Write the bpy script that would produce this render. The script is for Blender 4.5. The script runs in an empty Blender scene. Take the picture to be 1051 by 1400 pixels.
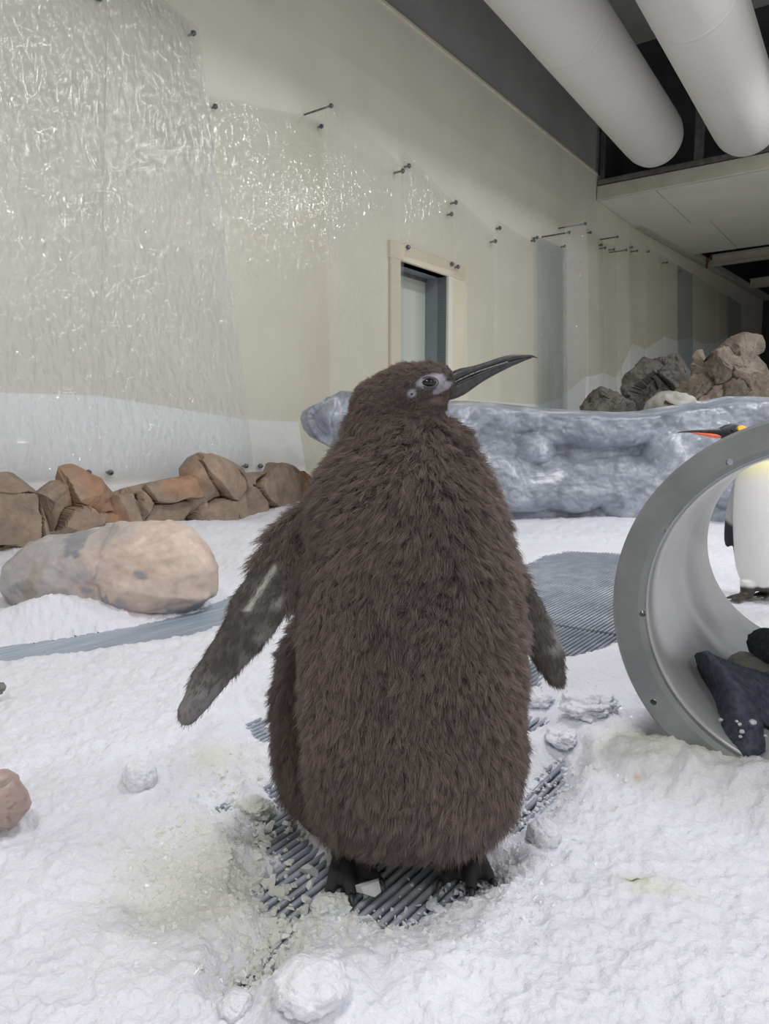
import bpy, bmesh, math, random
import numpy as np
from mathutils import Vector, Matrix, kdtree

# ------------------------------------------------------------------ camera, world, lights, exposure
F = 1000.0; CX = 525.5; CY = 700.0; CAMH = 0.80
PITCH = math.atan(111.0 / F)
scene = bpy.context.scene
COL = scene.collection
cam_data = bpy.data.cameras.new('camera')
cam_data.sensor_fit = 'HORIZONTAL'; cam_data.sensor_width = 36.0
cam_data.lens = 36.0 * F / 1051.0
cam_data.clip_start = 0.05; cam_data.clip_end = 200
cam = bpy.data.objects.new('camera', cam_data); COL.objects.link(cam)
cam.location = (0, 0, CAMH)
cam.rotation_euler = (math.pi / 2 - PITCH, 0, 0)
scene.camera = cam

# closed indoor hall: the world itself gives no light
world = bpy.data.worlds.new('dark_outside'); scene.world = world
world.use_nodes = True
bg = world.node_tree.nodes['Background']
bg.inputs[0].default_value = (0, 0, 0, 1); bg.inputs[1].default_value = 0.0

def area(name, loc, target, size, power, col):
    l = bpy.data.lights.new(name, 'AREA'); l.shape = 'RECTANGLE'
    l.size = size[0]; l.size_y = size[1]; l.energy = power; l.color = col
    o = bpy.data.objects.new(name, l); COL.objects.link(o)
    o.location = loc
    o.rotation_euler = (Vector(target) - Vector(loc)).to_track_quat('-Z', 'Y').to_euler()
    return o
# the hall's ceiling lamps: two rows hung at duct height, all facing straight down, all outside the frame
LAMP_W = 70.0
for nm_, s_, w_ in (('ceiling_lamp_near_back_offscreen', -4.5, 4.4), ('ceiling_lamp_near_middle_offscreen', -0.5, 4.4), ('ceiling_lamp_near_front_offscreen', 3.5, 4.4), ('ceiling_lamp_near_end_offscreen', 7.5, 4.4),
                    ('ceiling_lamp_right_back_offscreen', -4.5, 8.2), ('ceiling_lamp_right_middle_offscreen', -0.5, 8.2), ('ceiling_lamp_right_front_offscreen', 3.5, 8.2), ('ceiling_lamp_right_end_offscreen', 7.5, 8.2)):
    lx = -2.05 + 0.585 * s_ + 0.811 * w_; ly = 5.25 + 0.811 * s_ - 0.585 * w_
    area(nm_, (lx, ly, 5.0), (lx, ly, 0.0), (0.7, 0.7), LAMP_W, (0.99, 0.985, 1.0))

vs = scene.view_settings
vs.view_transform = 'Standard'; vs.look = 'None'; vs.exposure = 0.28; vs.gamma = 1.0
vs.use_curve_mapping = False
scene.cycles.max_bounces = 10; scene.cycles.diffuse_bounces = 7; scene.cycles.transparent_max_bounces = 16
scene.cycles.caustics_reflective = False; scene.cycles.caustics_refractive = False

# ------------------------------------------------------------------ pixel -> place
cp, sp = math.cos(PITCH), math.sin(PITCH)
def ray(px, py):
    a = (px - CX) / F; b = (CY - py) / F
    return np.array([a, cp + b * sp, -sp + b * cp])
CAM = np.array([0, 0, CAMH])
def atZ(px, py, z):
    r = ray(px, py); t = (z - CAMH) / r[2]; return CAM + r * t
def atY(px, py, Y):
    r = ray(px, py); return CAM + r * (Y / r[1])
def onplane(px, py, p, n):
    r = ray(px, py); t = np.dot(np.asarray(p) - CAM, n) / np.dot(r, n); return CAM + r * t
def pxm(Y, z=0.5):                      # metres per pixel at that place
    return (Y * cp + (CAMH - z) * sp) / F

# room axes: dA runs along the wall, nA points from the wall into the room
def unit(v): v = np.asarray(v, float); return v / np.linalg.norm(v)
dA = unit([0.585, 0.811, 0]); nA = np.array([dA[1], -dA[0], 0]); WA = np.array([-2.05, 5.25, 0.0]); SB = 11.69
dB = unit([0.638, 0.770, 0]); nB = np.array([dB[1], -dB[0], 0]); WB = WA + dA * SB
UP = np.array([0, 0, 1.0])
def wA(s, z, off=0.0): return WA + dA * s + nA * off + UP * z
def wB(u, z, off=0.0): return WB + dB * u + nB * off + UP * z
def wall_pt(px, py, off=0.0):
    p = onplane(px, py, WA + nA * off, nA)
    if np.dot(p - WA, dA) > SB:
        p = onplane(px, py, WB + nB * off, nB)
        return p, nB
    return p, nA

# ------------------------------------------------------------------ numpy noise
rng = np.random.default_rng(7)
random.seed(5)
def _h(ix, iy, iz, seed):
    n = (ix * 374761393 + iy * 668265263 + iz * 2147483647 + seed * 974711) & 0xFFFFFFFF
    n = ((n ^ (n >> 13)) * 1274126177) & 0xFFFFFFFF
    n = ((n ^ (n >> 16)) * 2246822519) & 0xFFFFFFFF
    return ((n ^ (n >> 15)) & 0xFFFFFF) / float(0xFFFFFF)
def vnoise(p, seed=0):
    p = np.asarray(p, float); i = np.floor(p).astype(np.int64); f = p - i
    f = f * f * f * (f * (f * 6 - 15) + 10)
    out = 0
    for dx in (0, 1):
        for dy in (0, 1):
            for dz in (0, 1):
                w = (f[:, 0] if dx else 1 - f[:, 0]) * (f[:, 1] if dy else 1 - f[:, 1]) * (f[:, 2] if dz else 1 - f[:, 2])
                out = out + w * _h(i[:, 0] + dx, i[:, 1] + dy, i[:, 2] + dz, seed)
    return out * 2 - 1
def fbm(p, octv=4, seed=0, lac=2.03, gain=0.5):
    p = np.asarray(p, float); a = 1.0; s = 0; t = 0
    for o in range(octv):
        s = s + a * vnoise(p + 17.3 * o, seed + o); t += a; a *= gain; p = p * lac
    return s / t
def sstep(a, b, x):
    t = np.clip((x - a) / (b - a), 0, 1); return t * t * (3 - 2 * t)
def cells(p, seeds):
    d1 = np.full(len(p), 1e9); d2 = np.full(len(p), 1e9); idx = np.zeros(len(p), int)
    for k, s in enumerate(seeds):
        d = np.linalg.norm(p - s, axis=1)
        near = d < d1
        d2 = np.where(near, d1, np.minimum(d2, d)); idx = np.where(near, k, idx); d1 = np.where(near, d, d1)
    return d1, d2, idx
def poly_sd(pts, poly):                 # signed distance, negative inside
    poly = np.asarray(poly, float); n = len(poly); d = np.full(len(pts), 1e9); ins = np.zeros(len(pts), bool)
    for k in range(n):
        a = poly[k]; b = poly[(k + 1) % n]; e = b - a; w = pts - a
        t = np.clip((w @ e) / (e @ e), 0, 1)[:, None]
        d = np.minimum(d, np.linalg.norm(w - t * e, axis=1))
        c = ((a[1] > pts[:, 1]) != (b[1] > pts[:, 1]))
        if abs(e[1]) > 1e-12:
            c &= pts[:, 0] < (b[0] - a[0]) * (pts[:, 1] - a[1]) / e[1] + a[0]
        else:
            c &= False
        ins ^= c
    return np.where(ins, -d, d)

# ------------------------------------------------------------------ object helpers
def tag(o, label, cat=None, group=None, kind=None):
    if label: o['label'] = label
    if cat: o['category'] = cat
    if group: o['group'] = group
    if kind: o['kind'] = kind
    return o
def empty(name, loc, label, cat, group=None):
    o = bpy.data.objects.new(name, None); COL.objects.link(o); o.location = tuple(loc)
    o.empty_display_size = 0.1
    return tag(o, label, cat, group)
def mk(name, verts, faces, mat, parent=None, smooth=False, col=None, base=None):
    """one mesh object; verts in world space; base = its origin"""
    verts = np.asarray(verts, float).reshape(-1, 3)
    if parent is not None: org = np.array(parent_world(parent))
    elif base is not None: org = np.asarray(base, float)
    else: org = np.array([verts[:, 0].mean(), verts[:, 1].mean(), verts[:, 2].min()])
    me = bpy.data.meshes.new(name)
    me.from_pydata((verts - org).tolist(), [], [tuple(int(i) for i in f) for f in faces])
    finish(me, mat, smooth, col)
    o = bpy.data.objects.new(name, me); COL.objects.link(o)
    if parent is not None: o.parent = parent
    else: o.location = tuple(org)
    return o
def parent_world(p):
    v = Vector((0, 0, 0))
    while p is not None:
        v = v + Vector(p.location); p = p.parent
    return v
def finish(me, mat, smooth, col):
    me.update()
    bm = bmesh.new(); bm.from_mesh(me); bmesh.ops.recalc_face_normals(bm, faces=bm.faces); bm.to_mesh(me); bm.free()
    if smooth: me.polygons.foreach_set('use_smooth', [True] * len(me.polygons))
    if col is not None:
        c = np.ones((len(me.vertices), 4)); c[:, :3] = col
        at = me.color_attributes.new('Col', 'FLOAT_COLOR', 'POINT'); at.data.foreach_set('color', c.ravel())
    me.materials.append(mat)
def grid_faces(nu, nv, wrap_u=False, off=0):
    f = []
    for j in range(nv - 1):
        for i in range(nu if wrap_u else nu - 1):
            a = j * nu + i; b = j * nu + (i + 1) % nu
            f.append((off + a, off + b, off + b + nu, off + a + nu))
    return f
def box(c, ax, ay, az, hx, hy, hz):
    c = np.asarray(c, float); v = []
    for sx in (-1, 1):
        for sy in (-1, 1):
            for sz in (-1, 1): v.append(c + sx * hx * np.asarray(ax) + sy * hy * np.asarray(ay) + sz * hz * np.asarray(az))
    return v, [(0, 1, 3, 2), (4, 6, 7, 5), (0, 4, 5, 1), (2, 3, 7, 6), (0, 2, 6, 4), (1, 5, 7, 3)]
def bevel_box(c, ax, ay, az, hx, hy, hz, b=0.01):
    """box with chamfered edges along its x axis"""
    c = np.asarray(c, float); ax, ay, az = map(np.asarray, (ax, ay, az)); v = []
    prof = [(-hy + b, -hz), (hy - b, -hz), (hy, -hz + b), (hy, hz - b), (hy - b, hz), (-hy + b, hz), (-hy, hz - b), (-hy, -hz + b)]
    for sx in (-1, 1):
        for y, z in prof: v.append(c + ax * hx * sx + ay * y + az * z)
    f = [tuple(range(7, -1, -1)), tuple(range(8, 16))] + [(k, (k + 1) % 8, 8 + (k + 1) % 8, 8 + k) for k in range(8)]
    return v, f
def prism(poly, vec):
    poly = [np.asarray(p, float) for p in poly]; n = len(poly); vec = np.asarray(vec)
    v = [p for p in poly] + [p + vec for p in poly]
    return v, [tuple(range(n)), tuple(range(2 * n - 1, n - 1, -1))] + [(k, (k + 1) % n, n + (k + 1) % n, n + k) for k in range(n)]
def tube(p, q, r, n=10, r2=None, caps=True):
    p = np.asarray(p, float); q = np.asarray(q, float); d = unit(q - p)
    a = unit(np.cross(d, [0.3, 0.5, 0.8])); b = np.cross(d, a); r2 = r if r2 is None else r2; v = []
    for c, rr in ((p, r), (q, r2)):
        for k in range(n):
            t = 2 * math.pi * k / n; v.append(c + rr * (a * math.cos(t) + b * math.sin(t)))
    f = [(k, (k + 1) % n, n + (k + 1) % n, n + k) for k in range(n)]
    if caps: f += [tuple(range(n - 1, -1, -1)), tuple(range(n, 2 * n))]
    return v, f
def join(*parts):
    V = []; Fc = []
    for v, f in parts:
        o = len(V); V += list(v); Fc += [tuple(i + o for i in q) for q in f]
    return V, Fc
def loft(rings, close=True):
    n = len(rings[0]); V = [p for r in rings for p in r]; Fc = grid_faces(n, len(rings), True)
    if close: Fc += [tuple(range(n - 1, -1, -1)), tuple(range((len(rings) - 1) * n, len(rings) * n))]
    return V, Fc
def ell_ring(c, a, b, n=24):
    return [np.asarray(c) + np.asarray(a) * math.cos(2 * math.pi * k / n) + np.asarray(b) * math.sin(2 * math.pi * k / n) for k in range(n)]
def ellipsoid(c, ax, ay, az, nu=24, nv=14):
    rings = []
    for j in range(nv):
        t = -math.pi / 2 + math.pi * (j + 0.5) / nv
        rings.append(ell_ring(np.asarray(c) + np.asarray(az) * math.sin(t), np.asarray(ax) * math.cos(t), np.asarray(ay) * math.cos(t), nu))
    return loft(rings)
def smoothrows(rows, m):
    """resample control rows (list of tuples) with Catmull-Rom"""
    P = np.asarray(rows, float); n = len(P); out = []
    for t in np.linspace(0, n - 1, m):
        i = min(int(t), n - 2); f = t - i
        p0, p1, p2, p3 = P[max(i - 1, 0)], P[i], P[i + 1], P[min(i + 2, n - 1)]
        out.append(0.5 * (2 * p1 + (p2 - p0) * f + (2 * p0 - 5 * p1 + 4 * p2 - p3) * f * f + (3 * p1 - p0 - 3 * p2 + p3) * f ** 3))
    return np.array(out)
def remesh(V, Fc, voxel, smooth_it=4, fac=0.5):
    me = bpy.data.meshes.new('tmp'); me.from_pydata([tuple(v) for v in V], [], Fc); me.update()
    bm = bmesh.new(); bm.from_mesh(me); bmesh.ops.recalc_face_normals(bm, faces=bm.faces); bm.to_mesh(me); bm.free()
    o = bpy.data.objects.new('tmp', me); COL.objects.link(o)
    m = o.modifiers.new('r', 'REMESH'); m.mode = 'VOXEL'; m.voxel_size = voxel
    if smooth_it:
        m = o.modifiers.new('s', 'SMOOTH'); m.iterations = smooth_it; m.factor = fac
    dg = bpy.context.evaluated_depsgraph_get(); dg.update()
    ev = o.evaluated_get(dg); r = bpy.data.meshes.new_from_object(ev)
    bpy.data.objects.remove(o); bpy.data.meshes.remove(me)
    n = len(r.vertices); co = np.empty(n * 3); r.vertices.foreach_get('co', co); co = co.reshape(-1, 3)
    faces = [tuple(p.vertices) for p in r.polygons]; bpy.data.meshes.remove(r)
    return co, faces
def vnormals(co, faces):
    N = np.zeros_like(co); f = np.array([q if len(q) == 4 else (*q, q[2]) for q in faces])
    n = np.cross(co[f[:, 2]] - co[f[:, 0]], co[f[:, 3]] - co[f[:, 1]])
    for k in range(4): np.add.at(N, f[:, k], n)
    return N / np.maximum(np.linalg.norm(N, axis=1, keepdims=True), 1e-12)

# ------------------------------------------------------------------ materials
class NT:
    def __init__(s, name):
        s.m = bpy.data.materials.new(name); s.m.use_nodes = True; s.t = s.m.node_tree; s.t.nodes.clear()
        s.out = s.n('ShaderNodeOutputMaterial')
    def n(s, typ, **kw):
        x = s.t.nodes.new(typ)
        for k, v in kw.items():
            if hasattr(x, k): setattr(x, k, v)
        return x
    def l(s, a, b): s.t.links.new(a, b)
    def set(s, node, **kw):
        for k, v in kw.items():
            node.inputs[k.replace('_', ' ')].default_value = v
        return node
    def coord(s): return s.n('ShaderNodeTexCoord').outputs['Object']
    def geo(s): return s.n('ShaderNodeNewGeometry').outputs['Position']
    def noise(s, scale, detail=4, rough=0.55, vec=None, dist=0.0):
        x = s.n('ShaderNodeTexNoise'); x.inputs['Scale'].default_value = scale; x.inputs['Detail'].default_value = detail
        x.inputs['Roughness'].default_value = rough; x.inputs['Distortion'].default_value = dist
        s.l(vec if vec is not None else s.geo(), x.inputs['Vector']); return x.outputs['Fac']
    def ramp(s, fac, stops):
        x = s.n('ShaderNodeValToRGB'); e = x.color_ramp.elements
        while len(e) < len(stops): e.new(0.5)
        for k, (p, c) in enumerate(stops): e[k].position = p; e[k].color = (*c, 1) if len(c) == 3 else c
        s.l(fac, x.inputs[0]); return x.outputs[0]
    def mix(s, fac, a, b, mode='MIX'):
        x = s.n('ShaderNodeMix', data_type='RGBA', blend_type=mode)
        for sock, v in ((x.inputs['Factor'], fac), (x.inputs['A'] if False else x.inputs[6], a), (x.inputs[7], b)):
            if isinstance(v, (int, float)): sock.default_value = v
            elif isinstance(v, tuple): sock.default_value = (*v, 1) if len(v) == 3 else v
            else: s.l(v, sock)
        return x.outputs[2]
    def bump(s, h, strength, dist):
        x = s.n('ShaderNodeBump'); x.inputs['Strength'].default_value = strength; x.inputs['Distance'].default_value = dist
        s.l(h, x.inputs['Height']); return x.outputs[0]
    def attr(s, name='Col'):
        x = s.n('ShaderNodeAttribute'); x.attribute_name = name; return x.outputs['Color']
    def bsdf(s, color=None, rough=0.5, normal=None, **kw):
        b = s.n('ShaderNodeBsdfPrincipled'); b.inputs['Roughness'].default_value = rough
        if color is not None:
            if isinstance(color, tuple): b.inputs['Base Color'].default_value = (*color, 1)
            else: s.l(color, b.inputs['Base Color'])
        if normal is not None: s.l(normal, b.inputs['Normal'])
        for k, v in kw.items(): b.inputs[k.replace('_', ' ')].default_value = v
        return b
    def done(s, sh): s.l(sh.outputs[0], s.out.inputs[0]); return s.m

def mat_noise(name, c1, c2, scale, rough=0.6, bump=0.0, bscale=None, bdist=0.01, **kw):
    t = NT(name); f = t.noise(scale, 5); c = t.ramp(f, [(0.35, c1), (0.65, c2)])
    nm = t.bump(t.noise(bscale or scale * 3, 5), bump, bdist) if bump else None
    return t.done(t.bsdf(c, rough, nm, **kw))
def mat_attr(name, rough=0.6, bump=0.0, bscale=40, bdist=0.004, nscale=25, namt=0.35, **kw):
    t = NT(name); f = t.noise(nscale, 6, 0.65); g = t.ramp(f, [(0.3, (1 - namt,) * 3), (0.7, (1 + namt * 0.4,) * 3)])
    c = t.mix(1.0, t.attr(), g, 'MULTIPLY')
    nm = t.bump(t.noise(bscale, 6, 0.6), bump, bdist) if bump else None
    return t.done(t.bsdf(c, rough, nm, **kw))
M = {}
M['wall'] = mat_noise('cream_wall_paint', (0.70, 0.675, 0.595), (0.75, 0.725, 0.645), 1.3, 0.55, 0.15, 6, 0.01)
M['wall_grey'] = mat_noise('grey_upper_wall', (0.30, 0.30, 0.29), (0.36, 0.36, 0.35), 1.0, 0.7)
M['white_band'] = mat_noise('white_band_paint', (0.88, 0.895, 0.91), (0.92, 0.935, 0.95), 2.0, 0.5, 0.3, 9, 0.012)
M['ceil'] = mat_noise('white_ceiling_board', (0.70, 0.70, 0.63), (0.76, 0.76, 0.69), 1.2, 0.7)
M['duct'] = mat_noise('white_duct_fabric', (0.62, 0.61, 0.58), (0.66, 0.65, 0.62), 0.8, 0.75)
M['dark'] = mat_noise('charcoal_paint', (0.045, 0.046, 0.050), (0.065, 0.066, 0.072), 1.5, 0.9)
M['steel'] = mat_noise('dull_steel', (0.16, 0.155, 0.15), (0.26, 0.25, 0.24), 9, 0.45, 0.1, 40, 0.002, Metallic=0.6)
M['bolt'] = mat_noise('bolt_metal', (0.12, 0.12, 0.13), (0.22, 0.22, 0.23), 30, 0.35, Metallic=0.7)
M['beam'] = mat_noise('cream_beam', (0.50, 0.48, 0.41), (0.58, 0.56, 0.49), 3, 0.6)
M['door'] = mat_noise('pale_door_paint', (0.50, 0.54, 0.50), (0.55, 0.59, 0.55), 1, 0.5)
M['reveal'] = mat_noise('grey_reveal_paint', (0.20, 0.235, 0.26), (0.24, 0.275, 0.30), 1.5, 0.5)
M['trim'] = mat_noise('cream_door_trim', (0.66, 0.60, 0.48), (0.72, 0.66, 0.54), 2, 0.6)
def mat_sheet(name, tint, milk, fac, bs, bst, rough=0.12, spec=0.02):
    t = NT(name)
    p = t.geo(); mp = t.n('ShaderNodeMapping'); mp.inputs['Scale'].default_value = (1, 1, 0.45); t.l(p, mp.inputs[0])
    h = t.noise(bs, 2, 0.45, mp.outputs[0], 0.8)
    h2 = t.noise(bs * 3.5, 3, 0.6, mp.outputs[0], 0.4)
    hs = t.n('ShaderNodeMath', operation='MULTIPLY_ADD'); t.l(h2, hs.inputs[0]); hs.inputs[1].default_value = 0.03; t.l(h, hs.inputs[2])
    nm = t.bump(hs.outputs[0], bst, 0.05)
    b = t.n('ShaderNodeBsdfDiffuse'); b.inputs[0].default_value = (*milk, 1)
    nl = t.bump(h, 0.11, 0.05); t.l(nl, b.inputs['Normal'])
    tl = t.n('ShaderNodeBsdfTranslucent'); tl.inputs[0].default_value = (*milk, 1)
    tr = t.n('ShaderNodeBsdfTransparent'); tr.inputs[0].default_value = (*tint, 1)
    m0 = t.n('ShaderNodeMixShader'); m0.inputs[0].default_value = 0.5; t.l(b.outputs[0], m0.inputs[1]); t.l(tl.outputs[0], m0.inputs[2])
    m1 = t.n('ShaderNodeMixShader'); m1.inputs[0].default_value = fac; t.l(tr.outputs[0], m1.inputs[1]); t.l(m0.outputs[0], m1.inputs[2])
    gl = t.n('ShaderNodeBsdfGlossy'); gl.inputs['Roughness'].default_value = rough; t.l(nm, gl.inputs['Normal'])
    lw = t.n('ShaderNodeLayerWeight'); lw.inputs[0].default_value = 0.35; t.l(nm, lw.inputs['Normal'])
    fr = t.n('ShaderNodeMath', operation='MULTIPLY_ADD'); t.l(lw.outputs['Facing'], fr.inputs[0]); fr.inputs[1].default_value = 0.07; fr.inputs[2].default_value = spec
    mx = t.n('ShaderNodeMixShader'); t.l(fr.outputs[0], mx.inputs[0]); t.l(m1.outputs[0], mx.inputs[1]); t.l(gl.outputs[0], mx.inputs[2])
    return t.done(mx)
M['sheet'] = mat_sheet('clear_sheet', (0.985, 0.985, 0.975), (0.92, 0.92, 0.89), 0.06, 20, 0.25, 0.05, 0.02)
M['sheet_milk'] = mat_sheet('rippled_sheet', (0.985, 0.99, 0.99), (0.95, 0.97, 0.98), 0.14, 19, 0.7, 0.04, 0.065)
M['sheet_blue'] = mat_sheet('bluish_sheet', (0.94, 0.965, 0.97), (0.80, 0.84, 0.87), 0.14, 17, 0.75, 0.04, 0.07)
M['sheet_far'] = mat_sheet('thin_clear_sheet', (0.985, 0.985, 0.975), (0.88, 0.88, 0.84), 0.035, 14, 0.2, 0.1, 0.006)
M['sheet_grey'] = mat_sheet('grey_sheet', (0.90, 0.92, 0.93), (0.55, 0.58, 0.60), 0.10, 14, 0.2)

def mat_snow(name, bst=0.7):
    t = NT(name); col = t.attr()
    h1 = t.noise(55, 6, 0.65); h2 = t.noise(220, 3, 0.6)
    vo = t.n('ShaderNodeTexVoronoi'); vo.inputs['Scale'].default_value = 90; t.l(t.geo(), vo.inputs['Vector'])
    a = t.n('ShaderNodeMath', operation='MULTIPLY_ADD'); t.l(h2, a.inputs[0]); a.inputs[1].default_value = 0.35; t.l(h1, a.inputs[2])
    a2 = t.n('ShaderNodeMath', operation='MULTIPLY_ADD'); t.l(vo.outputs['Distance'], a2.inputs[0]); a2.inputs[1].default_value = 0.35; t.l(a.outputs[0], a2.inputs[2])
    nm = t.bump(a2.outputs[0], bst, 0.008)
    b = t.bsdf(col, 0.45, nm)
    b.inputs['Specular IOR Level'].default_value = 0.35
    b.inputs['Subsurface Weight'].default_value = 0.35; b.inputs['Subsurface Scale'].default_value = 0.012
    b.inputs['Subsurface Radius'].default_value = (0.8, 1.0, 1.2)
    return t.done(b)
M['snow'] = mat_snow('snow')
def mat_ice(name, c, trans):
    t = NT(name)
    nm = t.bump(t.noise(120, 3), 0.3, 0.003)
    b = t.bsdf(c, 0.22, nm); b.inputs['Specular IOR Level'].default_value = 0.6
    tl = t.n('ShaderNodeBsdfTranslucent'); tl.inputs[0].default_value = (*c, 1)
    tr = t.n('ShaderNodeBsdfTransparent'); tr.inputs[0].default_value = (0.93, 0.96, 0.97, 1)
    m1 = t.n('ShaderNodeMixShader'); m1.inputs[0].default_value = 0.35; t.l(b.outputs[0], m1.inputs[1]); t.l(tl.outputs[0], m1.inputs[2])
    m2 = t.n('ShaderNodeMixShader'); m2.inputs[0].default_value = trans; t.l(m1.outputs[0], m2.inputs[1]); t.l(tr.outputs[0], m2.inputs[2])
    return t.done(m2)
M['ice'] = mat_ice('ice_chip', (0.90, 0.92, 0.93), 0.25)
M['ice_white'] = mat_ice('ice_crumb', (0.94, 0.95, 0.98), 0.06)
M['ice_yellow'] = mat_ice('ice_slush', (0.93, 0.935, 0.90), 0.10)
M['bar'] = mat_noise('grey_mat_plastic', (0.22, 0.25, 0.30), (0.34, 0.375, 0.43), 14, 0.3, 0.1, 60, 0.002)
M['subfloor'] = mat_noise('wet_concrete', (0.085, 0.090, 0.095), (0.14, 0.145, 0.15), 5, 0.3)
M['path'] = None
t = NT('blue_grey_path')
mp = t.n('ShaderNodeMapping'); mp.inputs['Rotation'].default_value = (0, 0, -math.atan2(dA[1], dA[0])); t.l(t.geo(), mp.inputs[0])
mp2 = t.n('ShaderNodeMapping'); mp2.inputs['Scale'].default_value = (3, 40, 1); t.l(mp.outputs[0], mp2.inputs[0])
c = t.ramp(t.noise(1.0, 5, 0.6, mp2.outputs[0]), [(0.3, (0.22, 0.27, 0.34)), (0.6, (0.33, 0.39, 0.46)), (0.8, (0.55, 0.58, 0.60))])
M['path'] = t.done(t.bsdf(c, 0.35, t.bump(t.noise(30, 4), 0.3, 0.004)))
M['rock_brown'] = mat_attr('brown_rock', 0.6, 0.5, 45, 0.008, 9, 0.4)
M['boulder'] = mat_attr('painted_boulder', 0.4, 0.25, 40, 0.006, 20, 0.2)
M['rock_back'] = mat_attr('back_rock', 0.65, 0.6, 12, 0.02, 5, 0.45)
t = NT('blue_grey_rock')
f = t.noise(3.2, 8, 0.68, None, 0.6)
c = t.ramp(f, [(0.28, (0.145, 0.163, 0.195)), (0.47, (0.265, 0.292, 0.345)), (0.58, (0.375, 0.41, 0.475)), (0.68, (0.78, 0.81, 0.86))])
M['rock_blue'] = t.done(t.bsdf(c, 0.28, t.bump(t.noise(16, 6, 0.6), 0.35, 0.02)))
M['hoop'] = None
t = NT('grey_plastic')
f = t.noise(7, 5); g = t.noise(160, 3, 0.7)
c = t.ramp(f, [(0.3, (0.155, 0.17, 0.17)), (0.7, (0.24, 0.255, 0.255))])
M['hoop'] = t.done(t.bsdf(c, 0.38, t.bump(g, 0.35, 0.0015)))
t = NT('pale_liner_plastic')
c = t.ramp(t.noise(4, 6), [(0.3, (0.36, 0.37, 0.37)), (0.7, (0.46, 0.47, 0.48))])
M['liner'] = t.done(t.bsdf(c, 0.25, t.bump(t.noise(9, 3), 0.05, 0.01), Metallic=0.15))
M['towel'] = mat_noise('navy_terry_cloth', (0.045, 0.056, 0.085), (0.105, 0.120, 0.160), 60, 0.95, 1.0, 260, 0.006)

# ================================================================== THE SETTING
def struct(name, V, Fc, mat, label=None, cat=None, parent=None, **kw):
    o = mk(name, V, Fc, mat, parent, **kw)
    if parent is None: tag(o, label, cat, None, 'structure')
    return o
def quads_wall(P, rects):
    """rects: (s0,s1,z0,z1) as front faces of a 12 cm thick wall"""
    V = []; Fc = []
    for s0, s1, z0, z1 in rects:
        o = len(V)
        V += [P(s0, z0, 0), P(s1, z0, 0), P(s1, z1, 0), P(s0, z1, 0), P(s0, z0, -.12), P(s1, z0, -.12), P(s1, z1, -.12), P(s0, z1, -.12)]
        Fc += [(o, o + 1, o + 2, o + 3), (o + 7, o + 6, o + 5, o + 4), (o, o + 4, o + 5, o + 1), (o + 3, o + 2, o + 6, o + 7), (o, o + 3, o + 7, o + 4), (o + 1, o + 5, o + 6, o + 2)]
    return V, Fc
BU = 10.6
WT = 5.2                                     # top of the cream wall
DS0, DS1, DZ0, DZ1 = 3.76, 4.78, 0.55, 2.66  # door opening
wall = struct('wall_left', *quads_wall(wA, [(-7, DS0, -.2, WT), (DS0, DS1, DZ1, WT), (DS0, DS1, -.2, DZ0), (DS1, SB, -.2, WT)]), M['wall'],
              'tall cream painted wall behind the clear plastic sheets', 'wall')
wall_b = struct('wall_far', *quads_wall(wB, [(0, BU, -.2, 4.78)]), M['wall'], 'far stretch of cream wall beneath the low ceiling', 'wall')
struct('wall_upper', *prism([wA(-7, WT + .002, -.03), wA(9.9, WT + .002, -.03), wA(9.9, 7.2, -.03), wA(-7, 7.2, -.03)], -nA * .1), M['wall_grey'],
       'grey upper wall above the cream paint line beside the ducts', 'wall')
# trim line on top of the cream wall
struct('trim_1', *box((wA(-7, WT) + wA(9.75, WT)) / 2 + nA * .012 - UP * .015, dA, nA, UP, 8.37, .012, .015), M['trim'], 'thin cream strip along the top of the painted wall', 'trim')
# floor and ceilings
struct('floor', *box((3, 9, -.11), (1, 0, 0), (0, 1, 0), (0, 0, 1), 15, 16, .05), M['subfloor'], 'wet concrete floor under the mats and snow', 'floor')
def AB(s, w, z): return WA + dA * s + nA * w + UP * z
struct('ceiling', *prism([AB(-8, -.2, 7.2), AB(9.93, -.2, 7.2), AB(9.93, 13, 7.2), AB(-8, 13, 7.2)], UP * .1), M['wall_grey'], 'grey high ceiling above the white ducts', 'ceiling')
# dark plenum behind the fascia and the unlit end of the hall
CZ = 4.76
struct('wall_back', *prism([AB(11.3, -.3, CZ + .35), AB(11.3, 13, CZ + .35), AB(11.3, 13, 7.2), AB(11.3, -.3, 7.2)], dA * .1), M['dark'], 'charcoal back of the void above the low ceiling', 'wall')
struct('wall_void_side', *prism([AB(9.95, -.05, WT), AB(11.3, -.05, WT), AB(11.3, -.05, 7.2), AB(9.95, -.05, 7.2)], -nA * .1), M['dark'], 'charcoal side of the void above the low ceiling', 'wall')
struct('ceiling_void', *prism([AB(9.93, -.3, 7.2), AB(11.4, -.3, 7.2), AB(11.4, 13, 7.2), AB(9.93, 13, 7.2)], UP * .1), M['dark'], 'charcoal top of the void above the low ceiling', 'ceiling')
e0 = wB(BU, 0, -.6); e1 = e0 + nB * 22
struct('wall_end', *prism([e0 - UP * .2, e1 - UP * .2, e1 + UP * 6.5, e0 + UP * 6.5], dB * .1), M['dark'], 'charcoal end wall of the hall beyond the tan rock peak', 'wall')
struct('ceiling_end', *prism([wB(2.2, 6.2, -.4), wB(BU, 6.2, -.4), wB(BU, 6.2, 22), wB(2.2, 6.2, 22)], UP * .1), M['dark'], 'charcoal ceiling above the cream beams', 'ceiling')
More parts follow.
